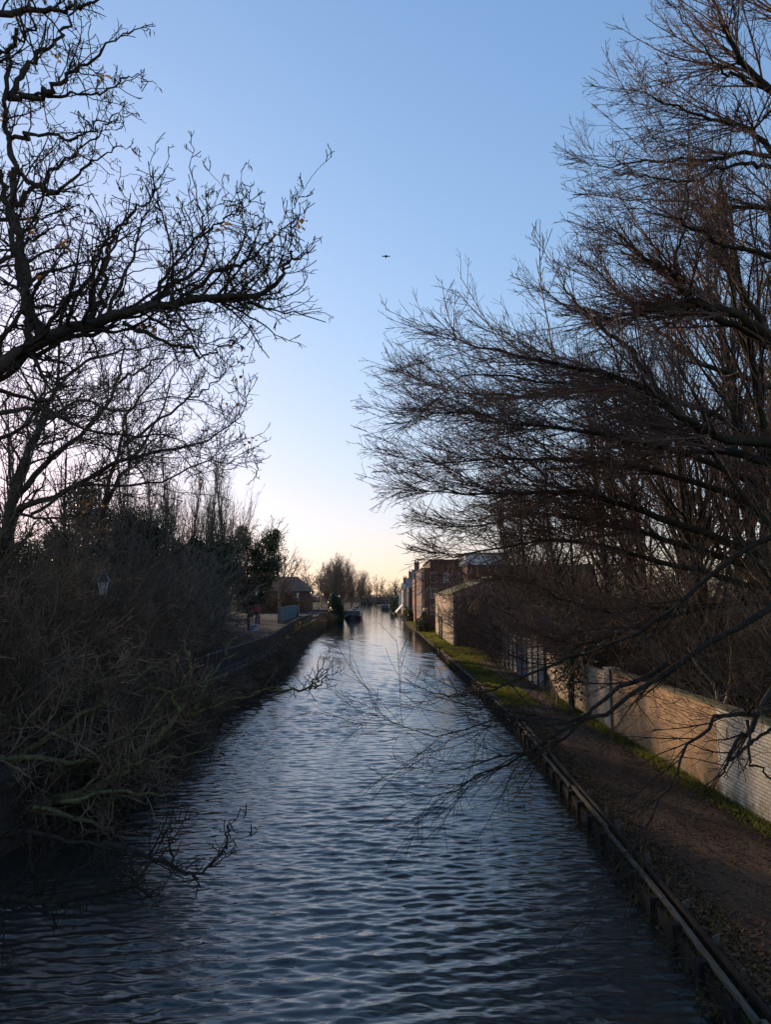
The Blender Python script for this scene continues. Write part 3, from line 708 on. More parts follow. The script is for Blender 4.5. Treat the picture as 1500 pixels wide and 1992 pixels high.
cr = spray(rng, A, 5.9, 6.4, 7.5) + [A2] + spray(rng, A2, 4.6, 6.0, 7.)
V1, Q1 = None, None
thing_tree('beech_tree', (10.6, 15, 1.2), 'huge bare beech whose high limbs sweep in from the right edge', 'tree', [T, A], cr, M['bark_limb'], M['bark_red'])
rng = np.random.default_rng(102)
T = trunk_line(rng, 10.9, 20, 1.2, 17, .38, .06)
specB = [
 ([(1535,980),(1400,905),(1200,850),(1000,825),(880,800),(710,830)], 20, 18, .12, .007),
 ([(1535,900),(1380,800),(1200,760),(1020,770),(860,760),(740,720)], 20, 22, .12, .007),
 ([(1535,1020),(1380,945),(1180,900),(1000,890),(850,900),(715,885)], 20, 21, .12, .007),
 ([(1535,1100),(1300,1015),(1150,965),(1000,960),(850,960),(735,950)], 20, 18, .13, .007),
 ([(1535,1120),(1350,1065),(1200,1025),(1050,1000),(900,1025),(755,1010)], 20, 22, .12, .007),
 ([(1535,1160),(1300,1095),(1100,1050),(900,1075),(780,1075)], 20, 19, .10, .007),
 ([(1535,1170),(1300,1180),(1150,1185),(1000,1130),(890,1130)], 20, 21, .08, .007),
 ([(1535,1140),(1300,1200),(1150,1250),(1050,1240),(940,1190)], 20, 18, .08, .007),
 ([(1540,700),(1400,620),(1280,520),(1180,430)], 20, 22, .10, .01),
 ([(1540,760),(1350,700),(1200,560),(1120,500)], 20, 18, .10, .01),
]
A = limbs(rng, pull(specB, 40), 24, .035)
A2 = spawn(rng, *A, .65, .30, .8, 32, 8, .45, 1.5, 4.5, .75, 20, .5, .006, .03, .02, .6, (-.3, 0, 0))
thing_tree('beech_tree', (10.9, 20, 1.2), 'second bare beech with long flat sprays reaching farthest over the canal', 'tree', [T, A], [A2] + spray(rng, A2, 4.6, 5.6, 6.5, tw=.0052) + spray(rng, A, 6.4, 6.0, 6.5, tw=.0052), M['bark_limb'], M['bark_red'])
# low drooping branches over the water and the path
rng = np.random.default_rng(103)
specC = [
 ([(1600,1120),(1480,1190),(1330,1280),(1180,1385),(1060,1410),(1000,1395),(850,1430),(715,1385)], 13, 11.5, .07, .004),
 ([(1300,1290),(1190,1350),(1100,1420),(1000,1480),(930,1510),(850,1548),(755,1535)], 12.8, 12, .045, .004),
 ([(1600,1000),(1420,1090),(1260,1220),(1140,1270),(1040,1290),(960,1250)], 13, 14, .06, .004),
 ([(1600,1300),(1500,1375),(1420,1395),(1350,1440),(1300,1530),(1230,1640),(1130,1830)], 10, 9, .045, .004),
 ([(1600,1180),(1470,1400),(1440,1440),(1415,1480),(1405,1510)], 10, 9.5, .05, .012),
 ([(1420,1480),(1500,1420),(1600,1380)], 9.6, 9.8, .02, .02),
 ([(1455,1400),(1462,1480),(1500,1510),(1560,1580)], 9.5, 9, .02, .01),
 ([(1150,1385),(1060,1460),(980,1470),(870,1500),(780,1490)], 12.4, 13.5, .03, .004),
 ([(1130,1270),(960,1340),(860,1350),(770,1320)], 13.6, 12, .03, .004),
]
A = limbs(rng, specC, 22, .02)
T = trunk_line(rng, 8.9, 12.4, 1.2, 8, .16, .05, (.05, .1))
B = spawn(rng, *A, 4.6, .25, .98, 32, 12, .34, .3, 1.8, .6, 8, .55, .004, .08, .015, .5)
Cc = spawn(rng, *B, 7., .15, 1, 36, 12, .42, .12, .6, .4, 5, .6, .0034, .1, .02, .6)
thing_tree('leaning_beech', (8.9, 12.4, 1.2), 'nearest right tree whose thin branches droop low over water and path', 'tree', [T, A], [B, Cc], M['bark_black'], M['bark_black'])

# wood behind the wall: upright trees, each its own
rng = np.random.default_rng(104)
kinds = []
for s in range(3):
    r = np.random.default_rng(200+s)
    tr, crn = gen_tree(r, 15, .17, .12, .46, 25, .09, 2.2, 2.0, 3.2, 1, .006, 0, (0, 0), .45, .45)
    kinds.append((tr, crn))
def tree_mesh(kind, bm, cm, k_t=6):
    V, Q = tube(kind[0], k_t); a = mesh_np('trunk', V, Q, bm, None, True)
    V, Q = tube(kind[1], 3); b = mesh_np('crown', V, Q, cm, None)
    return a, b
protos = {}
def place(key, kind, name, loc, h, rot, lab, cat='tree', group=None, bm=None, cm=None, lean=0, sx=1.):
    e = empty(name, loc, lab, cat, group)
    if key not in protos:
        a, b = tree_mesh(kind, bm, cm); protos[key] = (a.data, b.data); a.parent = e; b.parent = e
    else:
        for nm, d in zip(('trunk', 'crown'), protos[key]): link(bpy.data.objects.new(nm, d), e)
    e.scale = (h*sx, h*sx, h); e.rotation_euler = (lean, 0, rot)
    return e
labs2 = ['tall bare tree rising behind the whitewashed wall at the right frame edge', 'tall bare tree behind the huge beech, partly out of frame', 'tall upright bare tree behind the second beech', 'tall bare tree deep behind the brick section of the wall']
labs = ['slim upright bare tree directly behind the wall pier', 'bare tree behind the brick section of the wall, nearest to it', 'tall many-limbed bare tree behind the whitewashed wall',
        'bare tree standing between the pier and the grey fence', 'upright bare tree right of the grey fence, half hidden', 'bare tree at the far end of the wood behind the fence',
        'bare tree by the near corner of the pale brick building', 'tallest bare tree deep in the wood on the right', 'thin bare tree deep in the wood, left of the tallest', 'bare tree at the right edge of the wood',
        'bare tree close behind the grey fence', 'leaning bare tree in the middle of the right wood', 'small bare tree in front of the glazed block', 'bare tree behind the building end wall']
spots = [(9.4,27,.85),(9.6,22,.8),(9.9,16.5,.9),(9.8,33,.95),(9.6,40,.9),(9.8,52,.95),(10.2,61,.8),(14.5,33,1.15),(13.2,38,1.0),(14.0,24,1.05),(9.0,45,.8),(12.3,29,1.0),(12.5,56,.85),(14.5,47,1.0)]
for i, (x, y, h) in enumerate(spots):
    k = i % 3
    place('R%d' % k, kinds[k], 'bare_tree', (x, y, 1.3 if y < 47 else ZR), h, i*2.1, labs[i], 'tree', 'bare trees in the wood behind the wall', M['bark_limb'], M['bark_red'], .04*((i % 3)-1))
for i, (x, y, h) in enumerate(((11.6,19,1.1),(13.6,27,1.3),(12.0,25,1.2),(15.0,30,1.35))):
    place('R%d' % ((i+1) % 3), kinds[(i+1) % 3], 'bare_tree', (x, y, 1.4), h, i*1.4+.7, labs2[i], 'tree', 'bare trees in the wood behind the wall', M['bark_limb'], M['bark_red'], 0)
# pale forked stem above the wall
rng = np.random.default_rng(105)
A = limbs(rng, [([(1400,1420),(1397,1350),(1380,1320),(1355,1290),(1340,1260)], 18.6, 18.6, .06, .015), ([(1402,1400),(1418,1340),(1424,1310),(1420,1260),(1416,1200)], 18.6, 18.8, .05, .015),
                ([(1399,1368),(1372,1340),(1342,1312)], 18.6, 18.3, .03, .01), ([(1430,1340),(1450,1325),(1468,1314)], 18.8, 18.7, .02, .01)], 12, .015)
B = spawn(rng, *A, 6, .2, 1, 40, 12, .5, .2, .9, .4, 6, .5, .004, .12, .06)
thing_tree('pale_stemmed_shrub', tuple(at(1400,1420,18.6)), 'forked shrub with pale sunlit stems rising just over the brick wall', 'shrub', [A], [B], M['pale_bark'], M['bark_red'])
# dark post-like trunk with ivy at the wall gap
rng = np.random.default_rng(106)
T = trunk_line(rng, 7.25, 29.5, ZR-.05, 7, .13, .05)
B = spawn(rng, *T, 4, .3, 1, 50, 12, .35, .5, 2.5, .4, 8, .5, .006, .1, .03); Cc = spawn(rng, *B, 6, .1, 1, 40, 10, .4, .2, .8, .4, 5, .6, .004, .1, .02)
pts = T[0][0][rng.integers(3, 9, 5000)] + rng.normal(size=(5000,3))*[.42,.42,.55]
thing_tree('ivy_clad_tree', (7.25, 29.5, ZR), 'thin dark trunk with ivy standing by the far wall panel on the path', 'tree', [T], [B, Cc], M['bark'], M['bark'], extra=[('ivy', *leaves(rng, pts, .09, .8), M['holly'])])

# undergrowth behind the wall
def thicket(name, rng, N, fx, fy, fz, hmin, hmax, lab, m, dens2=4., dens3=6., spread=.5, tw=.004, hf=None):
    y = fy(rng, N); x = fx(rng, y); z = fz(x, y); n = 9
    d = unit(np.stack([rng.normal(size=N)*spread, rng.normal(size=N)*spread, np.ones(N)], 1)); H = hmin + (hmax-hmin)*rng.random(N)
    if hf: H = H*hf(x, y)
    P = np.zeros((N, n, 3)); P[:, 0] = np.stack([x, y, z], 1)
    for k in range(1, n):
        d = unit(d + rng.normal(size=(N,3))*.10); P[:, k] = P[:, k-1] + d*(H/(n-1))[:, None]
    R0 = (.007+.035*rng.random(N)**3.5)[:, None]*np.linspace(1, .25, n)[None]
    B = spawn(rng, P, R0, dens2, .05, 1, 42, 15, .5, .3, 2.4, .4, 6, .5, tw, .075, .02)
    Cc = spawn(rng, *B, dens3, .1, 1, 42, 15, .45, .12, .8, .4, 4, .65, tw*.75, .09, .02)
    V, Q = tube([(P, R0), B, Cc], 3)
    return tag(mesh_np(name, V, Q, m), lab, 'undergrowth', kind='stuff')
rng = np.random.default_rng(110)
N = 2400; y = 4+95*rng.random(N)**1.25; x = redge(y)-.02
P = np.zeros((N, 8, 3)); P[:, 0] = np.stack([x+.1*rng.random(N), y, ZR-.05-.25*rng.random(N)], 1); d = unit(np.stack([-.6-.4*rng.random(N), rng.normal(size=N)*.7, .5*rng.normal(size=N)], 1)); H = .15+.45*rng.random(N)
for k in range(1, 8):
    d = unit(d + rng.normal(size=(N,3))*.15 + [0,0,-.2]); P[:, k] = P[:, k-1] + d*(H/7)[:, None]; P[:, k, 2] = np.maximum(P[:, k, 2], .05)
R0 = (.004+.005*rng.random(N))[:, None]*np.linspace(1, .3, 8)[None]
B = spawn(rng, P, R0, 14, .1, 1, 50, 15, .5, .08, .3, .4, 5, .7, .002, .16, -.05)
V1, Q1 = tube([(P, R0), B], 3); V2, Q2 = leaves(rng, B[0][:, -1], .05, .5, .02)
V, Q = join([(V1, Q1), (V2, Q2)]); tag(mesh_np('edge_scrub', V, Q, M['litter_dark']), 'dead stems and leaves trailing over the waterside face of the edging', 'scrub', kind='stuff')
thicket('right_undergrowth', rng, 1500, lambda r, y: 8.0+10*r.random(len(y))**1.3, lambda r, n: 11+52*r.random(n), lambda x, y: np.where(y < 46, 1.4, ZR), 1.4, 5.2,
        'dark tangled undergrowth behind the brick wall', M['bramble'], 3.4, 4.0, .45, .007)
rng = np.random.default_rng(111)
thicket('cottage_scrub', rng, 330, lambda r, y: 7.0+6.5*r.random(len(y)), lambda r, n: 49+16.5*r.random(n), lambda x, y: np.full(len(x), ZR), 2.6, 6.6,
        'tall reddish brown scrub in front of the pale brick building', M['bark_red'], 3.2, 3.4, .40, .012)
# evergreen bushes
def bush_mesh(rng, N, rx, ry, rz, lumps=14, size=.1):
    c = unit(rng.normal(size=(lumps,3))); c[:, 2] = np.abs(c[:, 2]); c = c*[rx*.6, ry*.6, rz*.62]; rr = .28+.3*rng.random(lumps)
    i = rng.integers(0, lumps, N); p = c[i] + unit(rng.normal(size=(N,3)))*(rr[i]*(.55+.5*rng.random(N)**.5))[:, None]*[rx, ry, rz*.8]
    p = p[p[:, 2] > -.1*rz]; return leaves(rng, p, size, .65)
def bush(name, loc, dims, N, lab, m, seed, cat='bush', size=.1, lumps=14, group=None):
    rng = np.random.default_rng(seed); e = empty(name, loc, lab, cat, group)
    P, R0 = trunk_line(rng, 0, 0, 0, dims[2]*.8, .1, .03); B = spawn(rng, P, R0, 5, .05, 1, 45, 10, .6, .3, 9, .4, 7, .5, .01, .1, .04)
    V, Q = tube([(P, R0), B], 5); mesh_np('stems', V, Q, M['bark'], e, True)
    V, Q = bush_mesh(rng, N, *dims, lumps, size); mesh_np('foliage', V, Q, m, e)
    return e
for i, (x, y, dx, h, lab) in enumerate(((9.6, 19.5, 1.5, 1.5, 'dark evergreen bush behind the brick wall, right of the pale shrub'), (9.8, 24, 1.6, 1.9, 'dark evergreen bush behind the brick wall next to the pier'),
                                        (9.4, 31, 1.6, 2.3, 'dark evergreen bush behind the far pale wall panel'), (9.9, 15.5, 1.4, 1.4, 'dark evergreen bush behind the whitewashed wall'),
                                        (10.5, 37, 2.2, 3.0, 'large dark evergreen bush behind the grey fence'), (12.5, 46, 3, 4, 'large evergreen bush in front of the pale brick building'))):
    bush('evergreen_bush', (x, y, 1.3 if y < 46 else ZR), (dx, dx*1.5, h), 9000, lab, M['ivy'], 300+i)
bush('green_bush', (4.75, 96, ZR), (.9, 2.5, 3.0), 7000, 'sunlit green bush between the grass verge and the brick buildings', M['holly'], 320, size=.16)
bush('green_bush', (4.3, 140, ZR), (1.2, 7, 2.6), 8000, 'low dark green bush on the far right verge', M['holly'], 321, size=.2)
bush('green_bush', (2.6, 215, ZR), (1.5, 6, 4.2), 6000, 'yellow green bush on the far right bank beyond the white canopy', M['holly'], 322, size=.28)
bush('ochre_bush', (8.9, 37.5, ZR+1.3), (.9, 1.2, 1.6), 4000, 'ochre leaved bush peeping over the grey fence', M['dead_leaf'], 323, size=.08)

# ------------------------------------------------------------------ left bank trees
def knobbly(rng, A, d1, d2, d3, l1=.4, tw=.005, up=.05):
    B = spawn(rng, *A, d1, .12, .99, 50, 14, l1, .18, 2.1, .90, 10, .42, tw*1.3, .17, up, 1, None, .24)
    Cc = spawn(rng, *B, d2, .1, 1, 55, 16, .42, .10, .55, .5, 6, .62, tw, .22, up*1.2, 1, None, .35)
    D = spawn(rng, *Cc, d3, .1, 1, 55, 15, .45, .04, .18, .3, 4, .75, tw*.75, .25, up, 1, None, .3)
    return [B, Cc, D]
def hang(rng, S, n, size, frac=1.):
    P, Rr = S; i = rng.integers(0, len(P), n); return P[i, -1]
rng = np.random.default_rng(120)
specL = [
 ([(-330,1000),(-160,850),(0,712),(100,655),(200,620),(300,600),(400,578),(480,577),(540,550),(562,505),(585,498),(615,478)], 10, 9.5, .13, .008),
 ([(-200,900),(0,735),(130,660),(240,625),(360,590),(480,570)], 10, 10.6, .06, .010),
 ([(240,628),(330,668),(400,690),(440,668),(482,652)], 9.8, 9.2, .03, .005),
 ([(330,596),(400,540),(470,515),(510,478),(560,440),(607,402)], 9.8, 9.0, .035, .005),
 ([(250,612),(330,560),(400,500),(400,440),(380,380),(372,270)], 9.9, 10.5, .04, .005),
 ([(290,600),(350,500),(430,430),(480,400),(490,360)], 9.9, 9.2, .03, .004),
 ([(170,632),(200,560),(210,480),(250,420),(300,370),(290,340)], 9.9, 9.3, .05, .005),
 ([(180,630),(180,520),(205,470),(240,440),(290,400)], 9.9, 10.8, .04, .005),
 ([(540,550),(562,505),(565,460),(580,400),(588,360)], 9.5, 9.6, .02, .004),
 ([(480,515),(478,450),(470,400),(470,370)], 9.5, 9.4, .015, .004),
 ([(80,665),(60,600),(45,520),(30,420),(25,330),(10,250),(12,150),(30,60)], 10, 10.4, .085, .03),
 ([(60,670),(45,560),(25,450),(-10,330)], 10, 9.4, .06, .03),
 ([(15,190),(80,185),(130,150),(180,115),(240,65),(300,45)], 10.4, 9.8, .06, .005),
 ([(25,330),(100,375),(160,330),(220,290),(265,285)], 10.4, 10, .04, .005),
 ([(28,400),(90,345),(140,300),(200,250),(240,215)], 10.4, 11, .04, .005),
 ([(12,270),(90,262),(150,270),(210,230),(270,220)], 10.4, 9.6, .035, .005),
 ([(-60,40),(30,25),(110,20),(180,5),(230,-20)], 10.4, 10, .07, .01),
 ([(20,190),(60,120),(110,80),(140,20),(150,-60)], 10.4, 10.8, .05, .01),
 ([(15,180),(120,185),(200,180),(250,150),(285,155)], 10.4, 9.7, .03, .005),
 ([(-200,760),(-60,560),(40,480),(110,440),(180,420)], 10, 11.5, .06, .006),
 ([(-330,600),(-100,450),(0,430),(90,420),(160,400)], 10, 11.5, .06, .006),
 ([(60,600),(110,590),(170,560),(220,530),(260,500)], 10.2, 11.5, .03, .005),
 ([(-60,200),(-10,110),(60,60),(60,-20)], 10, 9.5, .05, .01),
]
A = limbs(rng, specL, 30, .028)
A = (A[0], A[1] * (1 + .12*rng.normal(size=A[1].shape).clip(-1.5, 1.5)))
T = trunk_line(rng, -7.6, 10, ZL, 15, .34, .1, (-.02, 0))
A2 = spawn(rng, *A, 1.3, .12, .82, 45, 12, .32, .7, 2.1, .9, 14, .5, .004, .13, .05, 1, None, .2)
cr = knobbly(rng, A, 5.2, 7.0, 7.5, .33, .0052)
cr2 = knobbly(rng, A2, 5.2, 7.0, 7., .38, .005)
ends = np.concatenate([cr[1][0][:, -1], cr[2][0][::3, -1], cr2[1][0][:, -1]]); cr = cr + [A2] + cr2
sel = ends[rng.random(len(ends)) < .26]
V, Q = leaves(rng, np.repeat(sel, 3, 0), .11, .16, .014, 2.4)
gl = ends[rng.random(len(ends)) < .004]; V2, Q2 = leaves(rng, np.repeat(gl, 5, 0), .085, .75, .03, .8)
thing_tree('near_overhanging_tree', (-7.6, 10, ZL), 'near bare tree with crooked black limbs and hanging pods, reaching in from the upper left', 'tree', [T, A], cr, M['bark'], M['bark'],
           extra=[('seed_pods', V, Q, M['pod']), ('dead_leaves', V2, Q2, M['dead_leaf'])])
# low branches of the near left bank, over the water
rng = np.random.default_rng(121)
specM = [
 ([(-200,1745),(0,1752),(90,1755),(180,1740),(262,1722),(290,1745),(300,1735)], 10.5, 9.5, .035, .01),
 ([(262,1722),(290,1680),(305,1650),(330,1600)], 9.7, 9.6, .014, .004),
 ([(258,1722),(255,1680),(243,1640)], 9.8, 9.8, .012, .004),
 ([(200,1640),(270,1660),(320,1680),(375,1700),(420,1670),(445,1640),(495,1620)], 10.2, 9.6, .022, .004),
 ([(375,1700),(390,1725)], 9.9, 9.9, .01, .004),
 ([(340,1690),(330,1640),(345,1585)], 10, 9.8, .012, .003),
 ([(440,1650),(442,1610),(470,1590)], 9.7, 9.6, .01, .003),
 ([(-100,1640),(60,1620),(150,1640),(250,1655)], 11, 10.2, .03, .012),
]
A = limbs(rng, specM, 16, .016, 1.9); cr = knobbly(rng, A, 8., 8., 6., .32, .0055, .09)
thing_tree('waterside_alder', tuple(at(-200, 1745, 10.5)), 'low bare branches with upturned twigs hanging over the water at bottom left', 'tree', [A], cr, M['bark_black'], M['bark_black'])
# mossy fallen branches
rng = np.random.default_rng(122)
specN = [
 ([(-160,1640),(60,1570),(200,1520),(290,1450),(350,1390),(372,1330),(368,1270)], 17, 17.5, .10, .03),
 ([(-100,1560),(120,1500),(240,1470),(300,1420),(400,1370),(470,1345)], 18, 18.5, .08, .015),
 ([(290,1450),(340,1400),(430,1370),(520,1340),(560,1335)], 17.8, 19, .05, .006),
 ([(540,1342),(600,1342),(640,1318),(663,1298)], 19, 18, .022, .006),
 ([(600,1342),(622,1305),(640,1265)], 18.6, 18.4, .014, .004), ([(612,1340),(628,1310),(660,1285)], 18.6, 18.4, .014, .004),
 ([(350,1390),(330,1350),(290,1330),(250,1280)], 17.5, 17, .04, .01),
 ([(380,1380),(400,1330),(430,1290),(450,1240)], 18, 18.6, .035, .008),
 ([(200,1520),(260,1490),(300,1480),(400,1460),(470,1410)], 17, 16, .035, .005),
 ([(120,1560),(220,1540),(320,1545),(360,1500),(400,1480)], 16, 15, .03, .005),
 ([(0,1500),(120,1420),(200,1360),(230,1300),(240,1240)], 18, 18, .06, .012),
 ([(60,1570),(180,1600),(210,1620),(230,1500),(228,1440)], 16, 15.6, .03, .008),
 ([(-60,1420),(100,1380),(180,1330),(300,1300),(380,1240)], 19, 20, .05, .01),
 ([(-120,1500),(40,1470),(150,1480),(260,1420),(330,1350),(440,1310)], 16.5, 17, .05, .01),
]
specN = [(p, a*.88, b_*.90, r0, r1) for p, a, b_, r0, r1 in specN]
A = limbs(rng, specN, 20, .03, 1.6); cr = knobbly(rng, A, 5.5, 6.5, 4., .38, .006, .04)
thing_tree('mossy_fallen_tree', tuple(at(-160, 1640, 17)), 'green mossy half-fallen tree leaning over the water at the left bank', 'tree', [A], cr, M['moss_bark'], M['bramble'])
# middle tree
rng = np.random.default_rng(123)
specO = [
 ([(-30,1250),(0,1100),(20,980),(50,900),(75,830),(110,740),(120,650)], 20, 20, .22, .03),
 ([(20,990),(90,900),(180,820),(230,740),(240,660),(250,600)], 20, 21, .10, .012),
 ([(20,1000),(120,960),(220,900),(300,880),(400,860),(470,800),(480,740)], 20, 19, .09, .007),
 ([(-200,820),(0,800),(70,798),(130,820),(240,848),(330,845),(400,890),(472,852)], 18, 19, .08, .008),
 ([(-200,900),(0,850),(60,815),(100,760),(160,700),(200,640)], 18, 18, .07, .008),
 ([(60,1000),(150,950),(300,940),(400,900),(460,905),(510,910)], 20, 18, .05, .006),
 ([(75,830),(60,760),(30,700),(0,640)], 20, 20, .06, .01),
 ([(200,980),(230,880),(240,820),(300,740),(360,680),(420,620)], 22, 22, .07, .008),
 ([(190,1060),(215,960),(280,860),(330,760),(340,680)], 22, 23, .09, .01),
 ([(240,870),(330,800),(400,760),(440,720),(480,700)], 22, 20, .05, .006),
 ([(110,740),(180,700),(260,680),(340,660),(400,640)], 20, 21, .05, .006),
 ([(230,745),(300,700),(370,640),(395,600)], 21, 22, .04, .006),
 ([(-30,980),(-60,860),(-40,740),(0,690),(40,640)], 20, 19, .08, .01),
 ([(20,960),(60,860),(150,780),(230,800),(330,770),(430,800),(450,850)], 20, 20, .06, .006),
 ([(20,1000),(100,1010),(200,990),(300,960)], 20, 19, .05, .006),
]
A = limbs(rng, specO, 22, .04); cr = knobbly(rng, A, 4.6, 5.5, 5., .42, .0078, .05)
gl = cr[1][0][rng.random(len(cr[1][0])) < .01][:, -1]
thing_tree('bare_left_tree', tuple(at(-30, 1250, 20)), 'spreading bare tree on the left bank standing before the low sun', 'tree', [A], cr, M['bark'], M['bark_grey'],
           extra=[('dead_leaves', *leaves(rng, np.repeat(gl, 4, 0), .12, .6, .05), M['dead_leaf'])])
# poplars
r = np.random.default_rng(130)
pop = gen_tree(r, 15, .2, .05, .55, 13, .05, 3.8, 1.8, 2.6, 1, .011, 0, (0,0), .35, .4)
pr = np.random.default_rng(131)
for i, (px, top, D, lab) in enumerate(((300, 905, 58, 'leftmost upright poplar behind the left bank thicket'), (335, 893, 60, 'tallest upright poplar behind the left bank thicket'), (375, 925, 63, 'upright poplar third from the left behind the thicket'),
                                       (410, 935, 62, 'upright poplar second from the right behind the thicket'), (440, 905, 66, 'rightmost upright poplar, just left of the ivy-clad tree'), (255, 930, 55, 'thin upright poplar behind the dark holly tree'))):
    p = at(px, top, D); place('P', pop, 'poplar', (p[0], D, ZL), (p[2]-ZL)/14.6, i*1.7, lab, 'tree', 'upright poplars beyond the thicket', M['bark_grey'], M['bark_grey'], 0, .62)
# ivy tree with knobbly dark crown
def ivy_tree(loc, specs_px, D, N, lab, seed, r_cl=.7, m='ivy', size=.14):
    rng = np.random.default_rng(seed); A = limbs(rng, [(s, D, D + rng.normal()*1.2, .16, .05) for s in specs_px], 14, .08)
    P = A[0]; i = rng.integers(0, len(P), N); j = rng.integers(3, 14, N)
    c = P[i, j] + rng.normal(size=(N,3))*0
    lump = unit(rng.normal(size=(N,3)))*(r_cl*(.35+.65*rng.random(N)**.5))[:, None]*(1+.35*np.sin(i*3.1+j*1.3))[:, None]
    B = spawn(rng, *A, 3, .3, 1, 40, 10, .25, .5, 2.2, .4, 7, .4, .008, .1, .05)
    thing_tree('ivy_clad_tree', loc, lab, 'tree', [A], [B], M['bark'], M['bark_grey'], extra=[('ivy', *leaves(rng, c+lump, size, .7), M[m])])
D = 76
ivy_tree((at(485,1160,D)[0], D, ZL), [[(485,1232),(483,1150),(480,1090),(475,1045),(470,1036)], [(488,1200),(500,1120),(510,1070),(526,1042)], [(490,1180),(512,1110),(530,1065),(536,1040)],
    [(488,1190),(510,1140),(530,1110),(543,1082)], [(485,1170),(470,1110),(460,1070),(465,1050)], [(487,1200),(465,1150),(450,1110)], [(488,1200),(505,1165),(518,1130),(532,1100)], [(487,1180),(495,1110),(497,1060)]],
    D, 36000, 'big dark ivy-clad tree with knobbly limbs at the edge of the left promenade', 140, .85)
D = 46
ivy_tree((at(215,1160,D)[0], D, ZL), [[(215,1270),(213,1100),(205,1010)], [(218,1200),(250,1060),(260,1010)], [(214,1200),(170,1080),(160,1000),(165,965)], [(216,1200),(280,1080),(300,1030)], [(214,1200),(120,1100),(110,1050)], [(216,1220),(250,1120),(280,1090)]],
    D, 42000, 'broad dark evergreen tree with ragged top behind the left thicket', 141, 1.0, 'ivy', .14)
D = 62
ivy_tree((at(385,1160,D)[0], D, ZL), [[(385,1240),(384,1120),(380,1060)], [(386,1200),(420,1100),(430,1060)], [(385,1200),(350,1110),(345,1065)], [(386,1200),(430,1130),(445,1095)], [(385,1200),(330,1130),(310,1100)]],
    D, 30000, 'lower dark ivy-covered tree left of the knobbly ivy-clad one', 142, .95, 'ivy', .15)
D = 30
ivy_tree((at(60,1160,D)[0], D, ZL), [[(60,1330),(60,1180),(50,1090)], [(60,1300),(110,1180),(130,1120)], [(60,1300),(0,1180),(-20,1090)], [(60,1300),(150,1220),(190,1190)]],
    D, 26000, 'dark holly-like evergreen low behind the lamp-side thicket at far left', 143, .8, 'holly', .10)
# left thicket
rng = np.random.default_rng(150)
thicket('left_thicket', rng, 900, lambda r, y: lquay(y)+.1-10.0*r.random(len(y))**1.1, lambda r, n: 15.4+28*r.random(n)**1.15, lambda x, y: np.full(len(x), ZL), 2.2, 5.6,
        'dense tangled brambles and saplings on the left bank', M['bramble'], 3.2, 4.0, .5, .0075, lambda x, y: np.where(y > 29, np.clip(.16 + (lquay(y)-x)/9., .16, 1), np.clip(.55 + (lquay(y)-x)/8, 0, 1)))
rng = np.random.default_rng(151)
N = 1900; y = 15.6+120*rng.random(N)**1.15; x = lquay(y)+.05
P = np.zeros((N, 10, 3)); P[:, 0] = np.stack([x, y, .6+.9*rng.random(N)], 1); d = unit(np.stack([.8+.5*rng.random(N), rng.normal(size=N)*.6, .35*rng.normal(size=N)+.15], 1)); H = .5+1.2*rng.random(N)
for k in range(1, 10):
    d = unit(d + rng.normal(size=(N,3))*.14 + [0,0,-.07]); P[:, k] = P[:, k-1] + d*(H/9)[:, None]; P[:, k, 2] = np.maximum(P[:, k, 2], .24)
R0 = (.006+.012*rng.random(N))[:, None]*np.linspace(1, .3, 10)[None]
B = spawn(rng, P, R0, 5, .05, 1, 50, 15, .5, .25, 1.2, .4, 6, .6, .004, .16, -.02); Cc = spawn(rng, *B, 6, .1, 1, 45, 15, .45, .1, .5, .4, 4, .7, .005, .2, .0)
V, Q = tube([(P, R0), B, Cc], 3); tag(mesh_np('bank_brambles', V, Q, M['bramble']), 'brown brambles trailing from the left quay wall towards the water', 'brambles', kind='stuff')
N = 26000; y = 15+90*rng.random(N)**1.2; i = rng.integers(0, 60, N); cy = 15+85*rng.random(60)**1.2; cx = lquay(cy)-.3-6*rng.random(60)*(cy < 48); cz = ZL-.3+np.where(cy < 48, 4.2, 1.0)*rng.random(60)**1.3
pts = np.stack([cx[i], cy[i], cz[i]], 1) + rng.normal(size=(N,3))*np.where(cy[i] < 48, 1., .55)[:, None]*[.8, 1.1, .55]; pts[:, 2] = np.maximum(pts[:, 2], .15); pts[:, 0] = np.minimum(pts[:, 0], lquay(pts[:, 1])+.9)
V, Q = leaves(rng, pts, .085, .6); o = tag(mesh_np('thicket_leaves', V, Q, M['thicket_leaf']), 'ivy and withered leaves caught in the left bank thicket', 'leaves', kind='stuff')
rng = np.random.default_rng(155)
thicket('background_scrub', rng, 1300, lambda r, y: -.222*y - 1.2 - 22*r.random(len(y))**1.3, lambda r, n: 36+105*r.random(n)**1.2, lambda x, y: np.full(len(x), ZL), 3.0, 7.6,
        'brown scrub filling the ground behind the left promenade', M['bark_grey'], 2.6, 3.0, .38, .014)  # far stretch added so its shadow falls on the promenade
N = 16000; y = 36+100*rng.random(N); f = rng.random(N)
pts = np.stack([lquay(y)+.1+.25*np.sin(y*.9)**2+(1.-.5*f)*rng.random(N)**2, y, .1+1.6*f+.15*np.sin(y*1.7)], 1)
V, Q = leaves(rng, pts, .17, .4); tag(mesh_np('quay_scrub', V, Q, M['litter_dark']), 'withered scrub clinging to the left quay wall', 'scrub', kind='stuff')
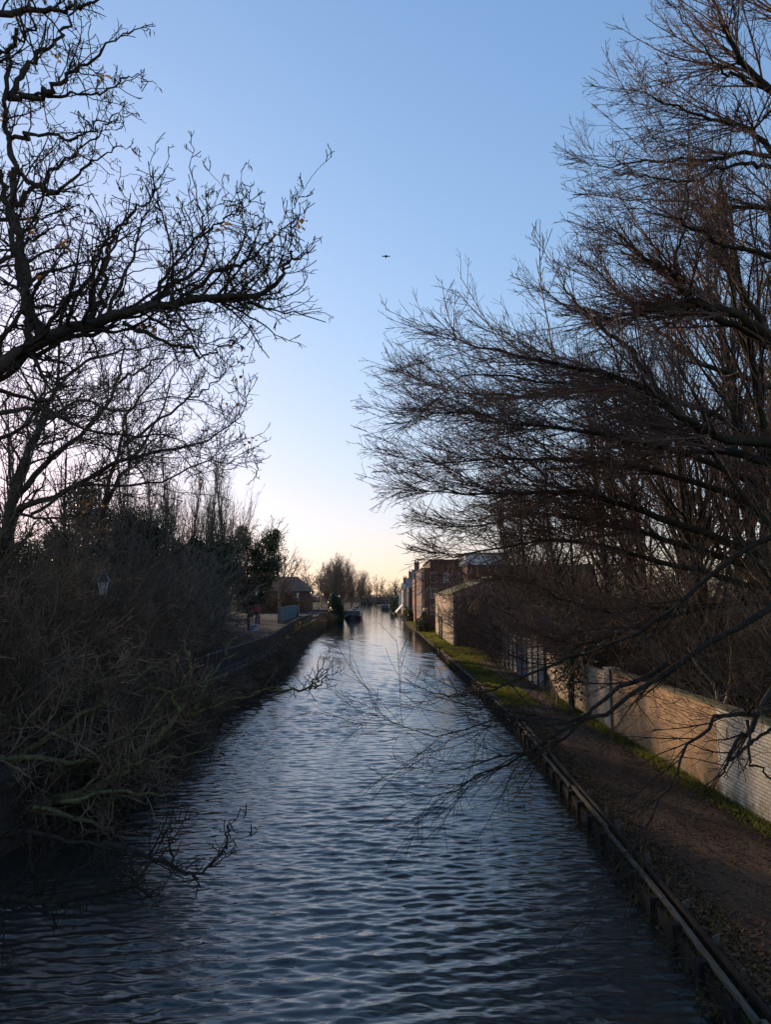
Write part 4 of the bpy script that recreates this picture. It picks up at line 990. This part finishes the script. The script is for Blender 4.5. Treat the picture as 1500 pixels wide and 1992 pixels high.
for k, (px, top, D, lab) in enumerate(((45, 720, 31, 'bare tree behind the spreading left tree, nearest the frame edge'), (165, 770, 37, 'bare tree behind the left thicket, between the first lamp and the frame edge'), (290, 830, 44, 'bare tree behind the left thicket, just right of the first lamp'),
        (-60, 760, 26, 'bare tree half cut by the left edge behind the thicket'), (225, 860, 50, 'small bare tree behind the broad evergreen of the left bank'))):
    p = at(px, top, D); place('R%d' % (k % 3), kinds[k % 3], 'bare_tree', (p[0], D, ZL), (p[2]-ZL)/16.5, k*1.9+.5, lab, 'tree', 'bare trees behind the left thicket')
N = 420; y = 15.2+11*rng.random(N)**1.1; x = lquay(y)+.05
P = np.zeros((N, 10, 3)); P[:, 0] = np.stack([x-.2*rng.random(N), y, .7+1.2*rng.random(N)], 1); d = unit(np.stack([.6+.5*rng.random(N), rng.normal(size=N)*.7, .5*rng.normal(size=N)+.2], 1)); H = .6+1.3*rng.random(N)
for k in range(1, 10):
    d = unit(d + rng.normal(size=(N,3))*.14 + [0,0,-.09]); P[:, k] = P[:, k-1] + d*(H/9)[:, None]; P[:, k, 2] = np.maximum(P[:, k, 2], .24)
R0 = (.006+.010*rng.random(N))[:, None]*np.linspace(1, .3, 10)[None]
B = spawn(rng, P, R0, 6, .05, 1, 50, 15, .5, .25, 1.0, .4, 6, .6, .005, .16, -.02); Cc = spawn(rng, *B, 6, .1, 1, 45, 15, .45, .1, .5, .4, 4, .7, .004, .2, .0)
V, Q = tube([(P, R0), B, Cc], 3); tag(mesh_np('near_brambles', V, Q, M['bramble_dark']), 'dark brambles hanging over the nearest stretch of the left quay', 'brambles', kind='stuff')
# far left bank bushes and trees
bush('evergreen_bush', (-9.6, 140, ZL-1), (1.7, 4, 6.4), 15000, 'tall dark green bush overhanging the canal before the moored boats', M['ivy'], 330, size=.26)
bush('brown_bush', (-20.5, 160, ZL), (4.5, 4, 5.2), 9000, 'reddish brown bush before the hipped-roof building, right one', M['litter'], 333, size=.24)
bush('brown_bush', (-27, 158, ZL), (4.5, 4, 5.0), 9000, 'reddish brown bush before the hipped-roof building, left one', M['litter'], 334, size=.24)
bush('brown_bush', (-9.8, 118, ZL-1.2), (1.8, 5, 2.4), 6000, 'brown scrubby bush at the water edge before the dark green bush', M['litter'], 331, size=.2)
r = np.random.default_rng(160)
far1 = gen_tree(r, 12, .25, .15, .55, 48, .05, 2.2, 1.5, 3.0, 1, .022, 0, (0,0), .5, .5)
far2 = gen_tree(np.random.default_rng(161), 12, .22, .02, .62, 20, .08, 6.5, 1.7, 2.8, 1, .015, 0, (0,0), .45, .5)
for i, (px, top, D, k, lab) in enumerate(((650, 1083, 172, 1, 'bushy upright bare tree behind the dark green bush, left one'), (684, 1094, 190, 1, 'bushy upright bare tree behind the moored boats, right one'),
        (667, 1090, 176, 1, 'bushy upright bare tree between two like it behind the dark green bush'), (640, 1100, 200, 1, 'lower bushy bare tree left of the dark green bush, half behind it'), (728, 1140, 330, 0, 'low round bare tree in the gap at the canal bend'),
        (588, 1090, 240, 0, 'round bare tree above the brown roof on the left'), (548, 1010, 98, 0, 'bare tree right of the ivy-clad tree, with pale haze-toned bark'), (505, 1000, 96, 0, 'bare tree rising behind the top of the ivy-clad tree'),
        (757, 1131, 300, 0, 'bare brown tree on the far right bank before the bend'), (700, 1115, 230, 1, 'small bare tree beyond the moored boats on the left'), (140, 985, 60, 0, 'bare tree far behind the broad evergreen on the left'),
        (440, 1040, 84, 0, 'bare tree filling in just left of the ivy-clad tree'))):
    p = at(px, top, D); z = ZL if px < 720 else ZR
    place('F%d' % k, (far1, far2)[k], 'bare_tree', (p[0], D, z), (p[2]-z)/13.6, i*1.3, lab, 'tree', 'bare trees far along the banks', M['bark_haze'], M['bark_haze'])
# distant wood as one mass
rng = np.random.default_rng(170); parts = []
small = gen_tree(np.random.default_rng(171), 10, .3, .08, .6, 45, .05, 2.0, 1.2, 2.2, 1, .035, 0, (0,0), .5, .5)
Vs, Qs = tube(small[0] + small[1], 3)
for i in range(150):
    a = rng.random()*6.28; s = (.8+.55*rng.random())*(1.15 if i > 75 else .8); c, s_ = math.cos(a)*s, math.sin(a)*s
    x = -60+95*rng.random(); y = 436+50*rng.random()
    if i > 110: x, y = -20-90*rng.random(), 240+180*rng.random()
    v = Vs @ np.array([[c, s_, 0], [-s_, c, 0], [0, 0, s]]) + [x, y, .4]; parts.append((v, Qs))
for i in range(110):
    a = rng.random()*6.28; s = .7+.5*rng.random(); c, s_ = math.cos(a)*s, math.sin(a)*s
    if i % 5 < 3: y = 95+200*rng.random(); x = -26-(y*.9)*rng.random()-(8 if y > 150 else 0)
    else: y = 90+250*rng.random(); x = 16+(y*.8)*rng.random()
    v = Vs @ np.array([[c, s_, 0], [-s_, c, 0], [0, 0, s*.85]]) + [x, y, 1.]; parts.append((v, Qs))
pp = np.stack([-60+95*rng.random(9000), 432+12*rng.random(9000), .2+5.5*rng.random(9000)**1.4], 1); parts.append(leaves(rng, pp, 1.1, .5))
V, Q = join(parts); tag(mesh_np('distant_wood', V, Q, M['bark_haze']), 'far-off bare wood closing the view at the canal bend', 'wood', kind='stuff')
